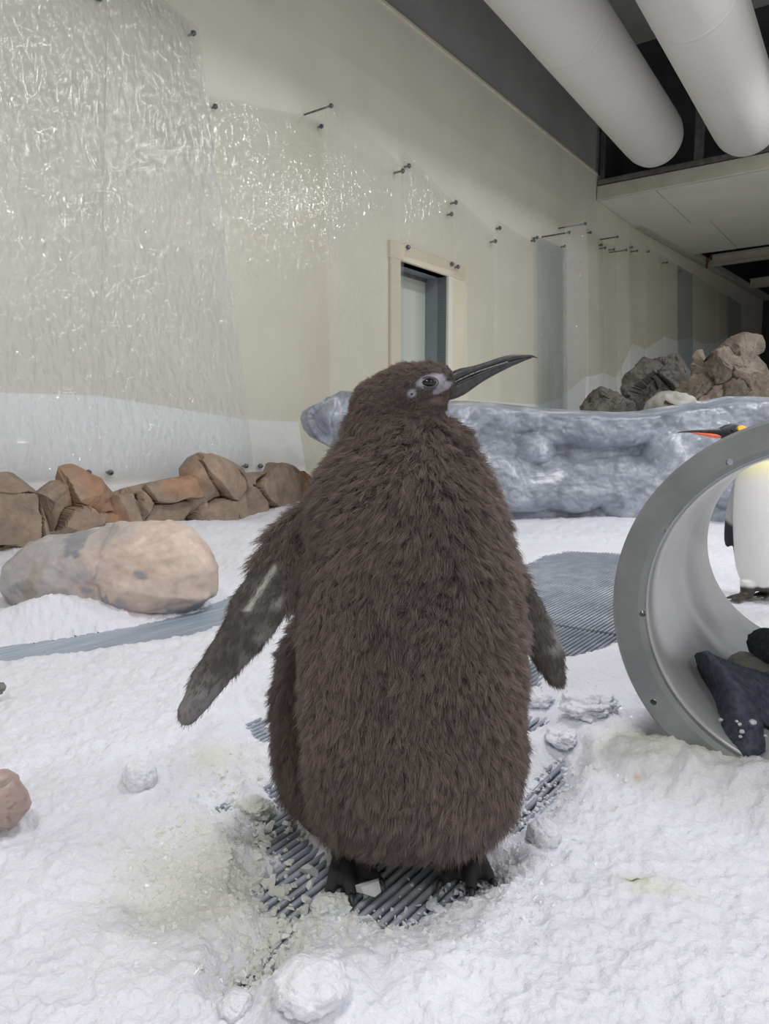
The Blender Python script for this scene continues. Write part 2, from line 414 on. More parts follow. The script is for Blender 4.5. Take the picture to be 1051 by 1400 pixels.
struct('wall_end_upper', *prism([wB(2.6, 4.8, -.1), wB(BU, 4.8, -.1), wB(BU, 6.2, -.1), wB(2.6, 6.2, -.1)], -nB * .1), M['dark'], 'charcoal upper wall behind the cream beams', 'wall')

# the sides of the hall behind and right of the camera, never in view, so that the lamp light stays in the room
struct('wall_behind', *prism([AB(-7, -.2, -.2), AB(-7, 11.1, -.2), AB(-7, 11.1, 7.2), AB(-7, -.2, 7.2)], -dA * .1), M['wall'], 'cream wall closing the hall behind the camera', 'wall')
struct('wall_right', *prism([AB(-7, 11, -.2), AB(34, 11, -.2), AB(34, 11, 7.2), AB(-7, 11, 7.2)], nA * .1), M['wall'], 'cream wall closing the hall opposite the plastic sheets', 'wall')

# door in the wall
dr = empty('door_1', AB((DS0 + DS1) / 2, -.2, DZ0), 'pale door recessed in the cream wall behind the chick head', 'door'); dr['kind'] = 'structure'
RD = .30
mk('door_leaf', *box(AB((DS0 + DS1) / 2, -RD - .03, (DZ0 + DZ1) / 2), dA, nA, UP, (DS1 - DS0) / 2 + .02, .03, (DZ1 - DZ0) / 2 + .02), M['door'], dr)
mk('reveal', *join(box(AB(DS1 + .02, -RD / 2, (DZ0 + DZ1) / 2), dA, nA, UP, .02, RD / 2, (DZ1 - DZ0) / 2 + .04),
                   box(AB(DS0 - .02, -RD / 2, (DZ0 + DZ1) / 2), dA, nA, UP, .02, RD / 2, (DZ1 - DZ0) / 2 + .04),
                   box(AB((DS0 + DS1) / 2, -RD / 2, DZ1 + .02), dA, nA, UP, (DS1 - DS0) / 2, RD / 2, .02)), M['reveal'], dr)
mk('door_frame', *bevel_box(AB((DS0 + DS1) / 2 + .1, .02, DZ1 + .09), dA, nA, UP, (DS1 - DS0) / 2 + .30, .02, .09, .008), M['trim'], dr)
mk('door_frame', *bevel_box(AB(DS1 + .05, .022, (DZ0 + DZ1) / 2), UP, nA, dA, (DZ1 - DZ0) / 2, .022, .05, .008), M['wall'], dr)
mk('door_frame', *bevel_box(AB(DS1 + .25, .018, (DZ0 + DZ1) / 2 + .0), UP, nA, dA, (DZ1 - DZ0) / 2, .018, .15, .008), M['trim'], dr)
mk('door_frame', *bevel_box(AB(DS0 - .09, .02, (DZ0 + DZ1) / 2), UP, nA, dA, (DZ1 - DZ0) / 2, .02, .09, .008), M['trim'], dr)
seal = mk('door_seal', *box(AB((DS0 + DS1) / 2, -RD + .012, DZ1 - .02), dA, nA, UP, (DS1 - DS0) / 2, .012, .02), M['steel'], dr)

# white painted snow line at the foot of the wall: thin boards on the wall
def band(poly_px, off=.012, parent=None):
    pts = [wall_pt(x, y, off) for x, y in poly_px]
    n = pts[0][1]
    return prism([p for p, _ in pts], -n * .01)
mk('painted_snow_band', *band([(-140, 532), (135, 541), (338, 574), (408, 577), (419, 650), (135, 690), (-140, 720)]), M['white_band'], wall)
zig = [(640, 547), (700, 551), (738, 553), (764, 546), (783, 531), (800, 516), (825, 510), (842, 517), (848.5, 506)]
mk('painted_snow_band', *band(zig + [(848.5, 580), (640, 580)]), M['white_band'], wall)
zig2 = [(851, 501), (865, 470), (882, 478), (908, 460), (925, 466), (945, 461), (960, 471), (980, 468), (993, 459), (1008, 474), (1024, 466)]
mk('painted_snow_band', *band(zig2 + [(1024, 575), (851, 580)]), M['white_band'], wall_b)

# low ceiling: fascia, boards, rails, hangers
fas = empty('ceiling_fascia', AB(9.75, 5.5, CZ), 'cream fascia edge of the low ceiling below the ducts', 'fascia'); fas['kind'] = 'structure'
mk('fascia_board', *bevel_box(AB(9.78, 5.6, CZ + .11), nA, dA, UP, 5.58, .04, .12, .012), M['beam'], fas)
mk('top_rail', *bevel_box(AB(9.81, 5.6, CZ + .29), nA, dA, UP, 5.58, .06, .045, .008), M['steel'], fas)
def hanger(px, y0, y1, wid):
    b = onplane(px, y1, AB(9.81, 0, 0), dA); tt = onplane(px, y0, AB(9.81, 0, 0), dA)
    w = np.dot(b - WA, nA); z0 = CZ + .3; z1 = 7.1
    h = empty('hanger_strut', AB(9.81, w, z0), 'slim steel hanger at the wall corner above the fascia' if px < 900 else 'steel channel hanger between the two white ducts', 'hanger', None)
    h['kind'] = 'structure'
    mk('web', *box(AB(9.80, w, (z0 + z1) / 2), nA, dA, UP, wid / 2, .006, (z1 - z0) / 2), M['steel'], h)
    for sgn in (-1, 1):
        mk('flange', *box(AB(9.785, w + sgn * wid / 2, (z0 + z1) / 2), nA, dA, UP, .005, .025, (z1 - z0) / 2), M['steel'], h)
hanger(824, 185, 245, .05); hanger(955, 160, 228, .13)
lc = empty('ceiling_boards', AB(9.8, 5, CZ), 'low white ceiling of boards with visible joints', 'ceiling'); lc['kind'] = 'structure'
def sw(px, py):
    p = atZ(px, py, CZ); return np.dot(p - WA, dA), np.dot(p - WA, nA)
S1 = sw(900, 313)[0]; S2 = sw(985, 344)[0]
w1 = [0.0] + [sw(922, 285)[1] + k * 1.75 for k in range(6)]
w2 = [0.10] + [sw(992, 325)[1] - .0 + k * 1.75 for k in range(6)]
for rows, a, b, dz in ((w1, 9.78, S1, 0), (w2, S1, S2, .012)):
    for k in range(len(rows) - 1):
        g = .006; lo = rows[k] + (.08 if k == 0 and rows is w2 else g)
        mk('board', *bevel_box(AB((a + b) / 2, (lo + rows[k + 1] - g) / 2, CZ + .02 + dz + random.uniform(0, .006)), dA, nA, UP, (b - a) / 2 - .008, (rows[k + 1] - g - lo) / 2, .02, .004), M['ceil'], lc)
# cream beams across the open part of the ceiling beyond
def beam_at(p0, label):
    s, w = sw(*p0)
    u = np.dot(atZ(*p0, CZ) - WB, dB)
    c0 = wB(u, CZ + .02, .16); L = 8.0
    b = empty('ceiling_beam', c0, label, 'beam', 'cream ceiling beams')
    b['kind'] = 'structure'
    mid = c0 + nB * (L / 2)
    mk('beam_flange', *box(mid - dB * .0 + UP * .0, nB, dB, UP, L / 2, .10, .015), M['beam'], b)
    mk('beam_web', *box(mid + UP * .11, nB, dB, UP, L / 2, .02, .11), M['beam'], b)
    mk('beam_lip', *box(mid + UP * .22, nB, dB, UP, L / 2, .10, .015), M['beam'], b)
beam_at((960, 366), 'cream ceiling beam next to the white ceiling boards')
beam_at((1012, 396), 'cream ceiling beam deeper in the dark hall')
u0 = np.dot(atZ(930, 357, CZ) - WB, dB)
eb = struct('trim_2', *bevel_box(wB((.05 + BU) / 2, CZ + .06, .09), dB, nB, UP, (BU - .05) / 2, .08, .08, .015), M['beam'], 'cream edge beam along the top of the far wall', 'trim')
# odds and ends in the open ceiling
def bulb(px, py):
    p = atZ(px, py, CZ + .25)
    e = empty('work_lamp', p, 'small white lamp bulb hanging in the dark ceiling', 'lamp')
    mk('bulb', *ellipsoid(p, (.10, 0, 0), (0, .10, 0), (0, 0, .085), 14, 8), M['white_band'], e, True)
    mk('socket', *tube(p + UP * .07, p + UP * .2, .05, 10), M['steel'], e)
    mk('cable', *tube(p + UP * .2, p + UP * 1.2, .012, 6), M['steel'], e)
bulb(991, 375)
yp = atZ(1018, 349, CZ + .25)
t = NT('yellow_tape'); M['yellow'] = t.done(t.bsdf(t.ramp(t.noise(8), [(0.3, (0.45, 0.38, 0.03)), (0.7, (0.62, 0.55, 0.06))]), 0.6))
yb = empty('yellow_bundle', yp, 'yellow wrapped bundle lying above the first cream beam', 'bundle')
mk('wrap', *bevel_box(yp, nB, dB, UP, .26, .10, .09, .03), M['yellow'], yb)
mk('strap', *bevel_box(yp, nB, dB, UP, .03, .105, .095, .03), M['steel'], yb)
t = NT('red_brown_plastic'); M['red'] = t.done(t.bsdf((0.16, 0.05, 0.035), 0.5))
cpos = wB(u0 + .55, CZ - .03, .19)
cl = empty('spring_clamp', cpos, 'small reddish clamp on the end of the first beam', 'clamp')
mk('jaw', *tube(cpos, cpos + nB * .10 + UP * .20 , .022, 8), M['red'], cl); mk('jaw', *tube(cpos, cpos - nB * .05 + UP * .22, .022, 8), M['red'], cl)
mk('handle', *tube(cpos, cpos - UP * .10, .03, 8), M['red'], cl)

# two white ducts
dP = unit([0.6745 * cp, 1.0, 0]); nP = np.array([dP[1], -dP[0], 0])
def duct(pl, pr, L, label):
    a, b = ray(*pl), ray(*pr)
    va = np.array([a @ nP, a[2]]); vb = np.array([b @ nP, b[2]])
    tA = math.atan2(va[1], va[0]); tB = math.atan2(vb[1], vb[0]); al = abs(tA - tB) / 2; tm = (tA + tB) / 2
    tl = np.linalg.norm(va) * L / (a @ dP)
    D = tl / math.cos(al); R = D * math.sin(al)
    c = CAM + nP * (D * math.cos(tm)) + UP * (D * math.sin(tm))
    o = empty('air_duct', c + dP * (L - 3), label, 'duct', None); o['kind'] = 'structure'
    n = 48; rings = []; prof = [(-6.0, 1.0), (L - 9, 1), (L - 5, 1), (L - 2, 1), (L - .25, 1), (L + .0, .985), (L + .14, .93), (L + .25, .83), (L + .33, .68), (L + .38, .5), (L + .41, .25), (L + .42, .03)]
    for l, r in prof: rings.append(ell_ring(c + dP * l, nP * R * r, UP * R * r, n))
    mk('duct_skin', *loft(rings), M['duct'], o, True)
    for l in (L - 7.2, L - 3.6):
        rr = [ell_ring(c + dP * (l + q), nP * R * k, UP * R * k, n) for q, k in ((-.03, 1.0), (-.02, 1.004), (.02, 1.004), (.03, 1.0))]
        mk('seam_band', *loft(rr), M['duct'], o, True)
    print('duct', R, c)
duct((861, 219), (941, 176), 11.6, 'white fabric air duct running beside the cream wall')
duct((979, 197), (1062, 120), 11.6, 'white fabric air duct running in front of the black void')

# ================================================================== clear sheets bolted to the wall
sheet_bolts = 0
def sheet(px_poly, off, mat, label, bolts=(), name='plastic_sheet', group=None, tilt=None):
    pts = [wall_pt(x, y, off) for x, y in px_poly]; n = pts[0][1]
    pts = [onplane(x, y, (WA if n is nA else WB) + n * off, n) for x, y in px_poly]
    wn, w0 = n, (WA if n is nA else WB)
    pl0 = w0 + n * off
    if tilt is not None:                       # the far edge hangs closer to the wall
        p1 = onplane(*px_poly[0], w0 + n * off, n); p2 = onplane(*px_poly[1], w0 + n * tilt, n); d_ = p2 - p1; d_[2] = 0
        n = unit(np.cross(UP, d_)); n = n if np.dot(n, wn) > 0 else -n; pl0 = p1
        pts = [onplane(x, y, pl0, n) for x, y in px_poly]
    b = min(pts, key=lambda p: p[2])
    e = empty(name, b, label, 'plastic sheet', group)
    mk('pane', *prism(pts, n * .006), mat, e)
    for bx_, by_ in bolts:
        p = onplane(bx_, by_, pl0, n); gap = np.dot(p - w0, wn)
        r = .022 if bx_ < 500 else .028
        h1 = tube(p + n * .006, p + n * .026, r, 10, r * .75)
        h2 = tube(p + n * .026, p + n * .034, r * .75, 10, r * .3)
        h3 = tube(p, p - wn * (gap - .004), r * .42, 8)
        mk('bolt', *join(h1, h2, h3), M['bolt'], e)
    return e
sheet([(-150, -140), (147, -140), (147, 0), (135, 540), (134, 650), (-150, 668)], .03, M['sheet_milk'], 'rippled icy plastic sheet over the boulder, tallest on the wall', [(135, -2), (120, 646), (-60, 655)])
sheet([(146, -60), (218, -4), (271, 38), (312, 360), (341, 592), (345, 637), (135, 656), (136, 540)], .05, M['sheet_milk'], 'tall bluish rippled plastic sheet tapering up to a slanted top', [(263, 46), (150, 646), (335, 637)])
sheet([(280, 129), (444, 166), (455, 540), (456, 636), (338, 640), (338, 590)], .03, M['sheet'], 'wide clear plastic sheet between bluish rippled sheet and long standoff rod', [(293, 146), (438, 173), (355, 637)])
sheet([(443, 127), (551, 229), (551, 575), (456, 575)], .32, M['sheet'], 'clear plastic sheet with slanted top on long standoff rod left of the door', [(451, 145), (549, 234)], tilt=.10)
sheet([(553, 207), (620, 277), (620, 371), (553, 350)], .05, M['sheet'], 'short clear plastic sheet directly above the door', [(558, 227), (616, 293), (557, 338), (617, 361)])
sheet([(621, 268), (681, 322), (683, 575), (640, 575), (638, 384), (621, 376)], .07, M['sheet'], 'clear plastic sheet just right of the door frame', [(622, 277), (676, 330), (625, 365)])
sheet([(681, 302), (732, 334), (734, 578), (684, 575)], .04, M['sheet'], 'clear plastic sheet behind the tip of the chick bill', [(682, 312), (729, 329)])
sheet([(733, 322), (774, 342), (774, 575), (735, 578)], .06, M['sheet_blue'], 'bluish plastic sheet with a row of glints, beside the rippled strip', [(733, 325), (771, 337)])
sheet([(772, 309), (800, 301), (801, 520), (797, 575), (770, 578)], .42, M['sheet_milk'], 'narrow rippled plastic strip held on two standoff rods', [(777, 318), (799, 306)])
sheet([(757, 490), (775, 484), (776, 578), (756, 578)], .3, M['sheet'], 'small clear plastic offcut leaning low on the bluish sheet', [])
xs = [(803, 312, 824, 330, .04), (823, 333, 841, 336, .09), (840, 318, 858, 337, .30)]
labs = ['thin clear sheet first past the rippled strip', 'thin clear sheet second past the rippled strip', 'thin clear sheet on a standoff rod under the ceiling corner']
for (x0, y0, x1, y1, of), lb in zip(xs, labs):
    sheet([(x0, y0), (x1, y1), (x1 + 2, 575), (x0 + 2, 575)], of, M['sheet_far'], lb, [(x0 + 3, y0 + 6), (x1 - 3, y1 + 5)])
far = [(860, 330, 867, 336, .04), (867, 335, 882, 343, .12), (883, 336, 907, 352, .04), (908, 351, 926, 363, .10), (926, 362, 946, 375, .04), (946, 374, 979, 397, .10), (980, 396, 995, 407, .04), (995, 404, 1013, 417, .10)]
flabs = ['very narrow far sheet under the ceiling corner', 'narrow far sheet beside the very narrow one', 'clear far sheet above the highest white peak', 'clear far sheet below the end of the ceiling boards',
         'grey far sheet below the reddish clamp', 'widest far sheet on the shaded wall', 'narrow far sheet above the brown rock summit', 'last far sheet next to the black end wall']
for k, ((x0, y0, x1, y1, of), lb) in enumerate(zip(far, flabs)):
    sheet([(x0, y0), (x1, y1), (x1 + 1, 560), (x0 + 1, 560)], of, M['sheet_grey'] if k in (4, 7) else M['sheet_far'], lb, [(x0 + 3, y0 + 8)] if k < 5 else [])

# ================================================================== slatted mats on the floor
PITCHB = 0.0185
def slat_mat(name, s0, s1, w0, w1, label):
    """bars run along the room axis dA; w across; z=0 is the top of the bars"""
    e = empty(name, AB((s0 + s1) / 2, (w0 + w1) / 2, -.06), label, 'floor mat', 'grey slatted floor mats')
    n = int((w1 - w0) / PITCHB); L = (s1 - s0) / 2; r = .0052
    prof = [(-r, -.016), (r, -.016), (r * 1.05, -.006), (r * .8, -.0015), (r * .3, 0), (-r * .3, 0), (-r * .8, -.0015), (-r * 1.05, -.006)]
    V = []
    for sx in (-1, 1):
        for y, z in prof: V.append(dA * L * sx + nA * y + UP * z)
    Fc = [tuple(range(7, -1, -1)), tuple(range(8, 16))] + [(k, (k + 1) % 8, 8 + (k + 1) % 8, 8 + k) for k in range(8)]
    me = None
    for k in range(n):
        c = AB((s0 + s1) / 2, w0 + (k + .5) * PITCHB, 0)
        if me is None:
            o = mk('bar', [c + v for v in V], Fc, M['bar'], e, True); me = o.data; first = c
            for p in me.polygons: p.use_smooth = len(p.vertices) == 4
        else:
            o = bpy.data.objects.new('bar', me); COL.objects.link(o); o.parent = e; o.location = tuple(c - first)
    m = int((s1 - s0) / .16)
    for k in range(m):
        mk('cross_rail', *box(AB(s0 + (k + .5) * .16, (w0 + w1) / 2, -.036), nA, dA, UP, (w1 - w0) / 2, .008, .020), M['bar'], e)
def swz(px, py, z=0.0):
    p = atZ(px, py, z); return np.dot(p - WA, dA), np.dot(p - WA, nA)
a = [swz(*q) for q in ((300, 1370), (700, 1290), (790, 1020), (320, 960), (760, 880))]
smin = min(q[0] for q in a) - .25; smax = max(q[0] for q in a) + .25; wmin = min(q[1] for q in a) - .1; wmax = max(q[1] for q in a) + .12
slat_mat('slatted_mat', smin, smax, wmin, wmax, 'grey slatted floor mat under the fluffy chick, strewn with ice chips')
b = [swz(*q) for q in ((710, 770), (870, 752), (865, 880), (770, 900), (730, 850))]
smin2 = max(smax + .02, min(q[0] for q in b) - .3)
slat_mat('slatted_mat', smin2, max(q[0] for q in b) + .3, min(q[1] for q in b) - .2, max(q[1] for q in b) + .25, 'bare grey slatted floor mat between the chick and blue-grey rock wall')
# smooth blue-grey walkway strip by the boulder
g = [atZ(x, y, -.004) for x, y in ((-140, 900), (-140, 975), (440, 880), (440, 760), (300, 785), (120, 840))]
struct('floor_path', *prism(g, -UP * .05), M['path'], 'blue-grey wet walkway strip showing through snow by the boulder', 'floor')

# ================================================================== snow
def gz(poly, z=0.01): return [atZ(x, y, z)[:2] for x, y in poly]
HOLES = [  # patches where the snow is gone
    [(352, 1062), (385, 1062), (420, 1130), (450, 1165), (640, 1165), (690, 1180), (672, 1212), (640, 1222), (600, 1240), (560, 1268), (520, 1274), (492, 1250), (470, 1240), (438, 1228), (418, 1250), (405, 1290), (372, 1338), (330, 1362), (303, 1362), (312, 1332), (352, 1290), (378, 1252), (350, 1236), (336, 1212), (345, 1190), (372, 1168), (338, 1146), (346, 1120), (378, 1100)],
    [(690, 1138), (706, 1092), (742, 1042), (772, 1030), (779, 1048), (768, 1080), (738, 1112), (712, 1134)],
    [(700, 990), (716, 972), (755, 974), (752, 984), (722, 998)], [(700, 900), (722, 893), (742, 905), (748, 938), (722, 946)],
    [(706, 772), (735, 758), (775, 750), (873, 754), (868, 868), (836, 880), (792, 893), (760, 896), (730, 850)],
    [(326, 984), (352, 974), (372, 978), (372, 1014), (350, 1008)], [(284, 1094), (312, 1086), (322, 1104), (300, 1112)],
    [(-130, 892), (0, 878), (100, 863), (180, 850), (262, 832), (330, 800), (400, 778), (420, 812), (330, 845), (262, 866), (180, 880), (100, 892), (0, 904), (-130, 925)],
    [(935, 1180 + 30), (940, 1211), (938, 1213)],
]
HOLES = HOLES[:-1]
HG = [gz(h, 0.012) for h in HOLES]
ringC = atZ(1130, 848, .42); ringTH = math.atan2(1093 - CX, F * cp); ringA = np.array([math.sin(ringTH), math.cos(ringTH), 0]); ringX = np.array([ringA[1], -ringA[0], 0]); RO = .42; RI = .352
def bump_at(P, c, r, h, rx=None):
    d = np.linalg.norm((P - np.asarray(c)[:2]) / np.array([r, rx or r]), axis=1); return h * np.exp(-d * d)
def snow_height(P):
    p3 = np.c_[P, np.zeros(len(P))]
    dist = np.linalg.norm(P, axis=1)
    h = .032 + .016 * fbm(p3 * 2.2, 3, 3) + .010 * fbm(p3 * 9, 3, 11)
    ridg = 1 - np.abs(fbm(p3 * 16, 3, 21)); h += .010 * (ridg - .75)
    h += .006 * fbm(p3 * 38, 3, 31) + .0034 * fbm(p3 * 100, 2, 41)
    # banks of snow
    h += bump_at(P, atZ(150, 760, 0), .9, .10, .55) + bump_at(P, atZ(30, 740, .05), .8, .10) + bump_at(P, atZ(330, 735, .05), .7, .09) + bump_at(P, atZ(410, 700, .1), .6, .16) + bump_at(P, atZ(445, 655, .2), .5, .12)
    h += bump_at(P, atZ(100, 850, .02), .35, .03) + bump_at(P, atZ(250, 810, .02), .3, .03)
    h += bump_at(P, atZ(60, 838, .08), .22, .06, .14) + bump_at(P, atZ(150, 832, .08), .24, .07, .13) + bump_at(P, atZ(250, 806, .08), .24, .06, .13) + bump_at(P, atZ(296, 786, .08), .18, .09, .13)
    h += bump_at(P, atZ(800, 715, .05), 1.0, .05, .5)
    h += bump_at(P, atZ(800, 985, .03), .10, .035) + bump_at(P, atZ(840, 1010, .03), .12, .03)
    h += bump_at(P, atZ(190, 1070, .03), .05, .028) + bump_at(P, atZ(270, 1040, .03), .09, .022) + bump_at(P, atZ(420, 1375, .03), .07, .026) + bump_at(P, atZ(560, 1370, .03), .12, .016)
    # bank in front of the hoop, none inside it
    q = P - ringC[:2]; l = q @ ringA[:2]; x = q @ ringX[:2]
    h += .068 * np.exp(-((l + .03) / .10) ** 2) * sstep(.60, .25, np.abs(x)) * (1 + .3 * fbm(p3 * 26, 3, 7))
    h += bump_at(P, atZ(1015, 1035, .06), .12, .022, .07)
    h += bump_at(P, atZ(880, 1035, .05), .10, .02)
    under = ringC[2] - np.sqrt(np.clip((RI + .012) ** 2 - x * x, 0, None)) - .003
    intube = (l > .004 + .008 * fbm(p3 * 40, 2, 5)) & (l < 1.14) & (np.abs(x) < RI)
    h = np.where(intube, np.minimum(h, under), h)
    # slush beside the chick sinks a little
    h -= bump_at(P, atZ(235, 1195, .03), .13, .014)
    return h
def hole_sd(P):
    p3 = np.c_[P, np.zeros(len(P))]
    sd = np.full(len(P), 9.0)
    for k, hg in enumerate(HG): sd = np.minimum(sd, poly_sd(P, hg))
    Y = P[:, 1]
    return sd + (.012 * fbm(p3 * 22, 3, 51) + .010 * fbm(p3 * 60, 2, 61)) * np.clip(Y / 1.6, .8, 1.6)
nu, nv = 900, 620
uu = np.linspace(-1.15, 1.25, nu); yy = np.geomspace(.45, 8.6, nv)
P = np.stack([(uu[None, :] * yy[:, None]).ravel(), np.repeat(yy, nu)], 1)
H = snow_height(P); SD = hole_sd(P)
edge = sstep(-.008, 1.0, SD / (.05 * np.clip(P[:, 1] / 1.4, 1, 9) ** 1.7))
Z = H * (.12 + .88 * edge) + .004
sl = np.clip(P[:, 1] / 1.5, 1, 4)
Z = np.where(SD < 0, np.minimum(Z, .004 + SD * .8 / sl), Z)
keep_v = SD > -.022 * sl
# keep the snow off the far side of the cream wall and under the rock wall
wv = (np.c_[P, np.zeros(len(P))] - WA) @ nA
keep_v &= wv > .03
fq = np.array(grid_faces(nu, nv)); fq = fq[keep_v[fq].all(1)]
used = np.unique(fq); remap = -np.ones(len(P), int); remap[used] = np.arange(len(used)); fq = remap[fq]
SP = np.c_[P, Z][used]
# colour of the snow itself: clean white with stains of meltwater and droppings
def stain(px, py, r, rx=None, sharp=1.0, z=.03):
    d = np.linalg.norm((SP[:, :2] - atZ(px, py, z)[:2]) / np.array([r, rx or r]), axis=1); return np.exp(-(d * d) * sharp)
ns = fbm(SP * 14, 4, 71); ns2 = fbm(SP * 3, 3, 81)
base = np.array([.80, .81, .88]); C = np.tile(base, (len(SP), 1)) * (1 + .04 * ns2[:, None])
def tint(mask, col):
    global C
    m = np.clip(mask, 0, 1)[:, None]; C = C * (1 - m) + np.asarray(col) * m
tint((stain(270, 1170, .12) + stain(330, 1230, .09) + stain(235, 1230, .09)) * (.75 + .5 * ns), (.735, .745, .70))
tint((stain(300, 1045, .07) + stain(880, 1040, .12, .10) + stain(990, 1060, .16, .10)) * (.75 + .4 * ns), (.75, .76, .66))
tint(stain(868, 1212, .030, .013) * (.9 + .8 * ns), (.62, .62, .36)); tint(stain(900, 1228, .05, .02) * .5, (.72, .71, .52))
tint(stain(866, 1213, .011, .0045) * 1.4, (.035, .045, .02)); tint(stain(870, 1080, .008) * .8, (.60, .48, .22)); tint(stain(837, 1118, .008) * .5, (.62, .56, .36))
tint(stain(150, 815, .12, .04, z=.03) * .25 * (1 + ns), (.74, .70, .55))
gx, gy = np.meshgrid(np.arange(-6.0, 10.01, .16), np.arange(-7.0, 8.61, .16)); Q = np.c_[gx.ravel(), gy.ravel()]
infan = (Q[:, 1] > .62) & (Q[:, 0] > -1.15 * Q[:, 1] + .22) & (Q[:, 0] < 1.25 * Q[:, 1] - .22)
q3_ = np.c_[Q, np.zeros(len(Q))]; wq = (q3_ - WA) @ nA; sq_ = (q3_ - WA) @ dA
okq = ~infan & (wq > .1) & (wq < 10.9) & (sq_ > -6.9)
f2 = np.array(grid_faces(gx.shape[1], gx.shape[0])); f2 = f2[okq[f2].all(1)]
u2 = np.unique(f2); rm2 = -np.ones(len(Q), int); rm2[u2] = np.arange(len(u2)) + len(SP)
fq = np.r_[fq, rm2[f2]]; SP = np.r_[SP, np.c_[Q, .02 + .012 * fbm(q3_ * 3, 3, 3)][u2]]; C = np.r_[C, np.tile(base, (len(u2), 1))]
me = bpy.data.meshes.new('snow_cover')
me.vertices.add(len(SP)); me.vertices.foreach_set('co', SP.ravel())
me.loops.add(fq.size); me.loops.foreach_set('vertex_index', fq.ravel().astype(np.int32))
me.polygons.add(len(fq)); me.polygons.foreach_set('loop_start', np.arange(0, fq.size, 4, dtype=np.int32)); me.polygons.foreach_set('loop_total', np.full(len(fq), 4, np.int32))
me.update(calc_edges=True); me.validate()
at = me.color_attributes.new('Col', 'FLOAT_COLOR', 'POINT'); cc = np.ones((len(SP), 4)); cc[:, :3] = C; at.data.foreach_set('color', cc.ravel())
me.polygons.foreach_set('use_smooth', [True] * len(me.polygons)); me.materials.append(M['snow'])
snow = bpy.data.objects.new('snow_cover', me); COL.objects.link(snow)
tag(snow, 'lumpy white snow covering the enclosure floor', 'snow', None, 'stuff')
def gh(x, y): return float(snow_height(np.array([[x, y]]))[0])
def ground(x, y):
    q = np.array([[x, y]]); sd = float(hole_sd(q)[0])
    return 0.0 if sd < 0 else float(snow_height(q)[0]) * (.12 + .88 * float(sstep(-.008, 1.0, sd / (.05 * max(1, y / 1.4) ** 1.7))))

# raised snowy shelf behind the blue-grey rock wall
struct('floor_shelf', *prism([np.array([-.3, 6.75, .55]), np.array([5.5, 6.75, .55]), np.array([11.0, 16.5, .55]), wA(11.5, .55, .05), wA(3.0, .55, .05)], -UP * .6), M['white_band'], 'raised white shelf floor behind the blue-grey rock wall', 'floor')

# ================================================================== rocks
def rock_star(name, px_poly, Yd, depth, mat, colour_fn, label, cat='rock', seeds=14, crack=.02, facet=.03, nth=170, nr=34, plane=None, seed=1, group=None, round_p=2.2, back=.6, nz=.012, chisel=0):
    """a rock whose front outline is the polygon, with real thickness front and back"""
    if plane is None: poly = np.array([atY(x, y, Yd) for x, y in px_poly]); fr = np.array([0, -1.0, 0]); ax = np.array([1.0, 0, 0])
    else: poly = np.array([onplane(x, y, plane[0], plane[1]) for x, y in px_poly]); fr = np.asarray(plane[1], float); ax = np.cross(UP, fr); ax = ax / np.linalg.norm(ax)
    ax = ax if np.dot(ax, [1, 0, 0]) > 0 else -ax
    c = poly.mean(0); seg = np.r_[poly, poly[:1]]; L = np.r_[0, np.cumsum(np.linalg.norm(np.diff(seg, axis=0), axis=1))]
    t = np.linspace(0, L[-1], nth, endpoint=False); ring = np.stack([np.interp(t, L, seg[:, k]) for k in range(3)], 1)
    rl = np.random.default_rng(seed)
    rows = []
    lv = [(r, +1) for r in np.linspace(0.04, 1, nr)] + [(r, -1) for r in np.linspace(1, 0.04, nr // 2)[1:]]
    for r, sg in lv:
        d = (1 - r ** round_p) ** (1 / 1.8)
        rows.append(c + (ring - c) * r + fr * d * depth * (1 if sg > 0 else -back))
    V = np.concatenate(rows); Fc = grid_faces(nth, len(rows), True) + [tuple(range(nth - 1, -1, -1)), tuple(range((len(rows) - 1) * nth, len(rows) * nth))]
    ext = V.max(0) - V.min(0)
    sd = V.min(0) + rl.random((seeds, 3)) * ext
    w = V + .25 * np.cbrt(ext.prod()) * np.stack([fbm(V * 2.5 / max(ext), 3, seed + k) for k in range(3)], 1) * .5
    d1, d2, idx = cells(w, sd)
    cr = sstep(.022 * max(ext), 0, d2 - d1)
    tilt = rl.normal(size=(seeds, 3)) * facet / (max(ext) * .25); offs = rl.normal(size=seeds) * facet * .6
    disp = offs[idx] + np.einsum('ij,ij->i', V - sd[idx], tilt[idx])
    N = vnormals(V, [f for f in Fc if len(f) == 4]); 
    if np.mean(np.einsum('ij,ij->i', N, V - c)) < 0: N = -N
    V = V + N * np.clip(disp, -facet * 1.5, facet * 1.5)[:, None] - N * (cr * crack)[:, None] + N * (nz * fbm(V * 9, 4, seed + 9))[:, None]
    if chisel:
        hf = np.maximum(V.max(0) - V.min(0), 1e-6) / 2; cc = (V.max(0) + V.min(0)) / 2; q = (V - cc) / hf
        for k in range(chisel):
            n_ = rl.normal(size=3) + fr * rl.uniform(.0, 1.2); n_ /= np.linalg.norm(n_); h_ = rl.uniform(.66, .93)
            dt = q @ n_; q = q - np.clip(dt - h_, 0, None)[:, None] * n_ * .92
        V = cc + q * hf + N * (nz * .5 * fbm(V * 14, 3, seed + 19))[:, None]
    col = colour_fn(V, idx, rl, cr)
    return tag(mk(name, V, Fc, mat, None, not chisel, col), label, cat, group)
def cmix(a, b, f): return np.asarray(a) * (1 - f[:, None]) + np.asarray(b) * f[:, None]
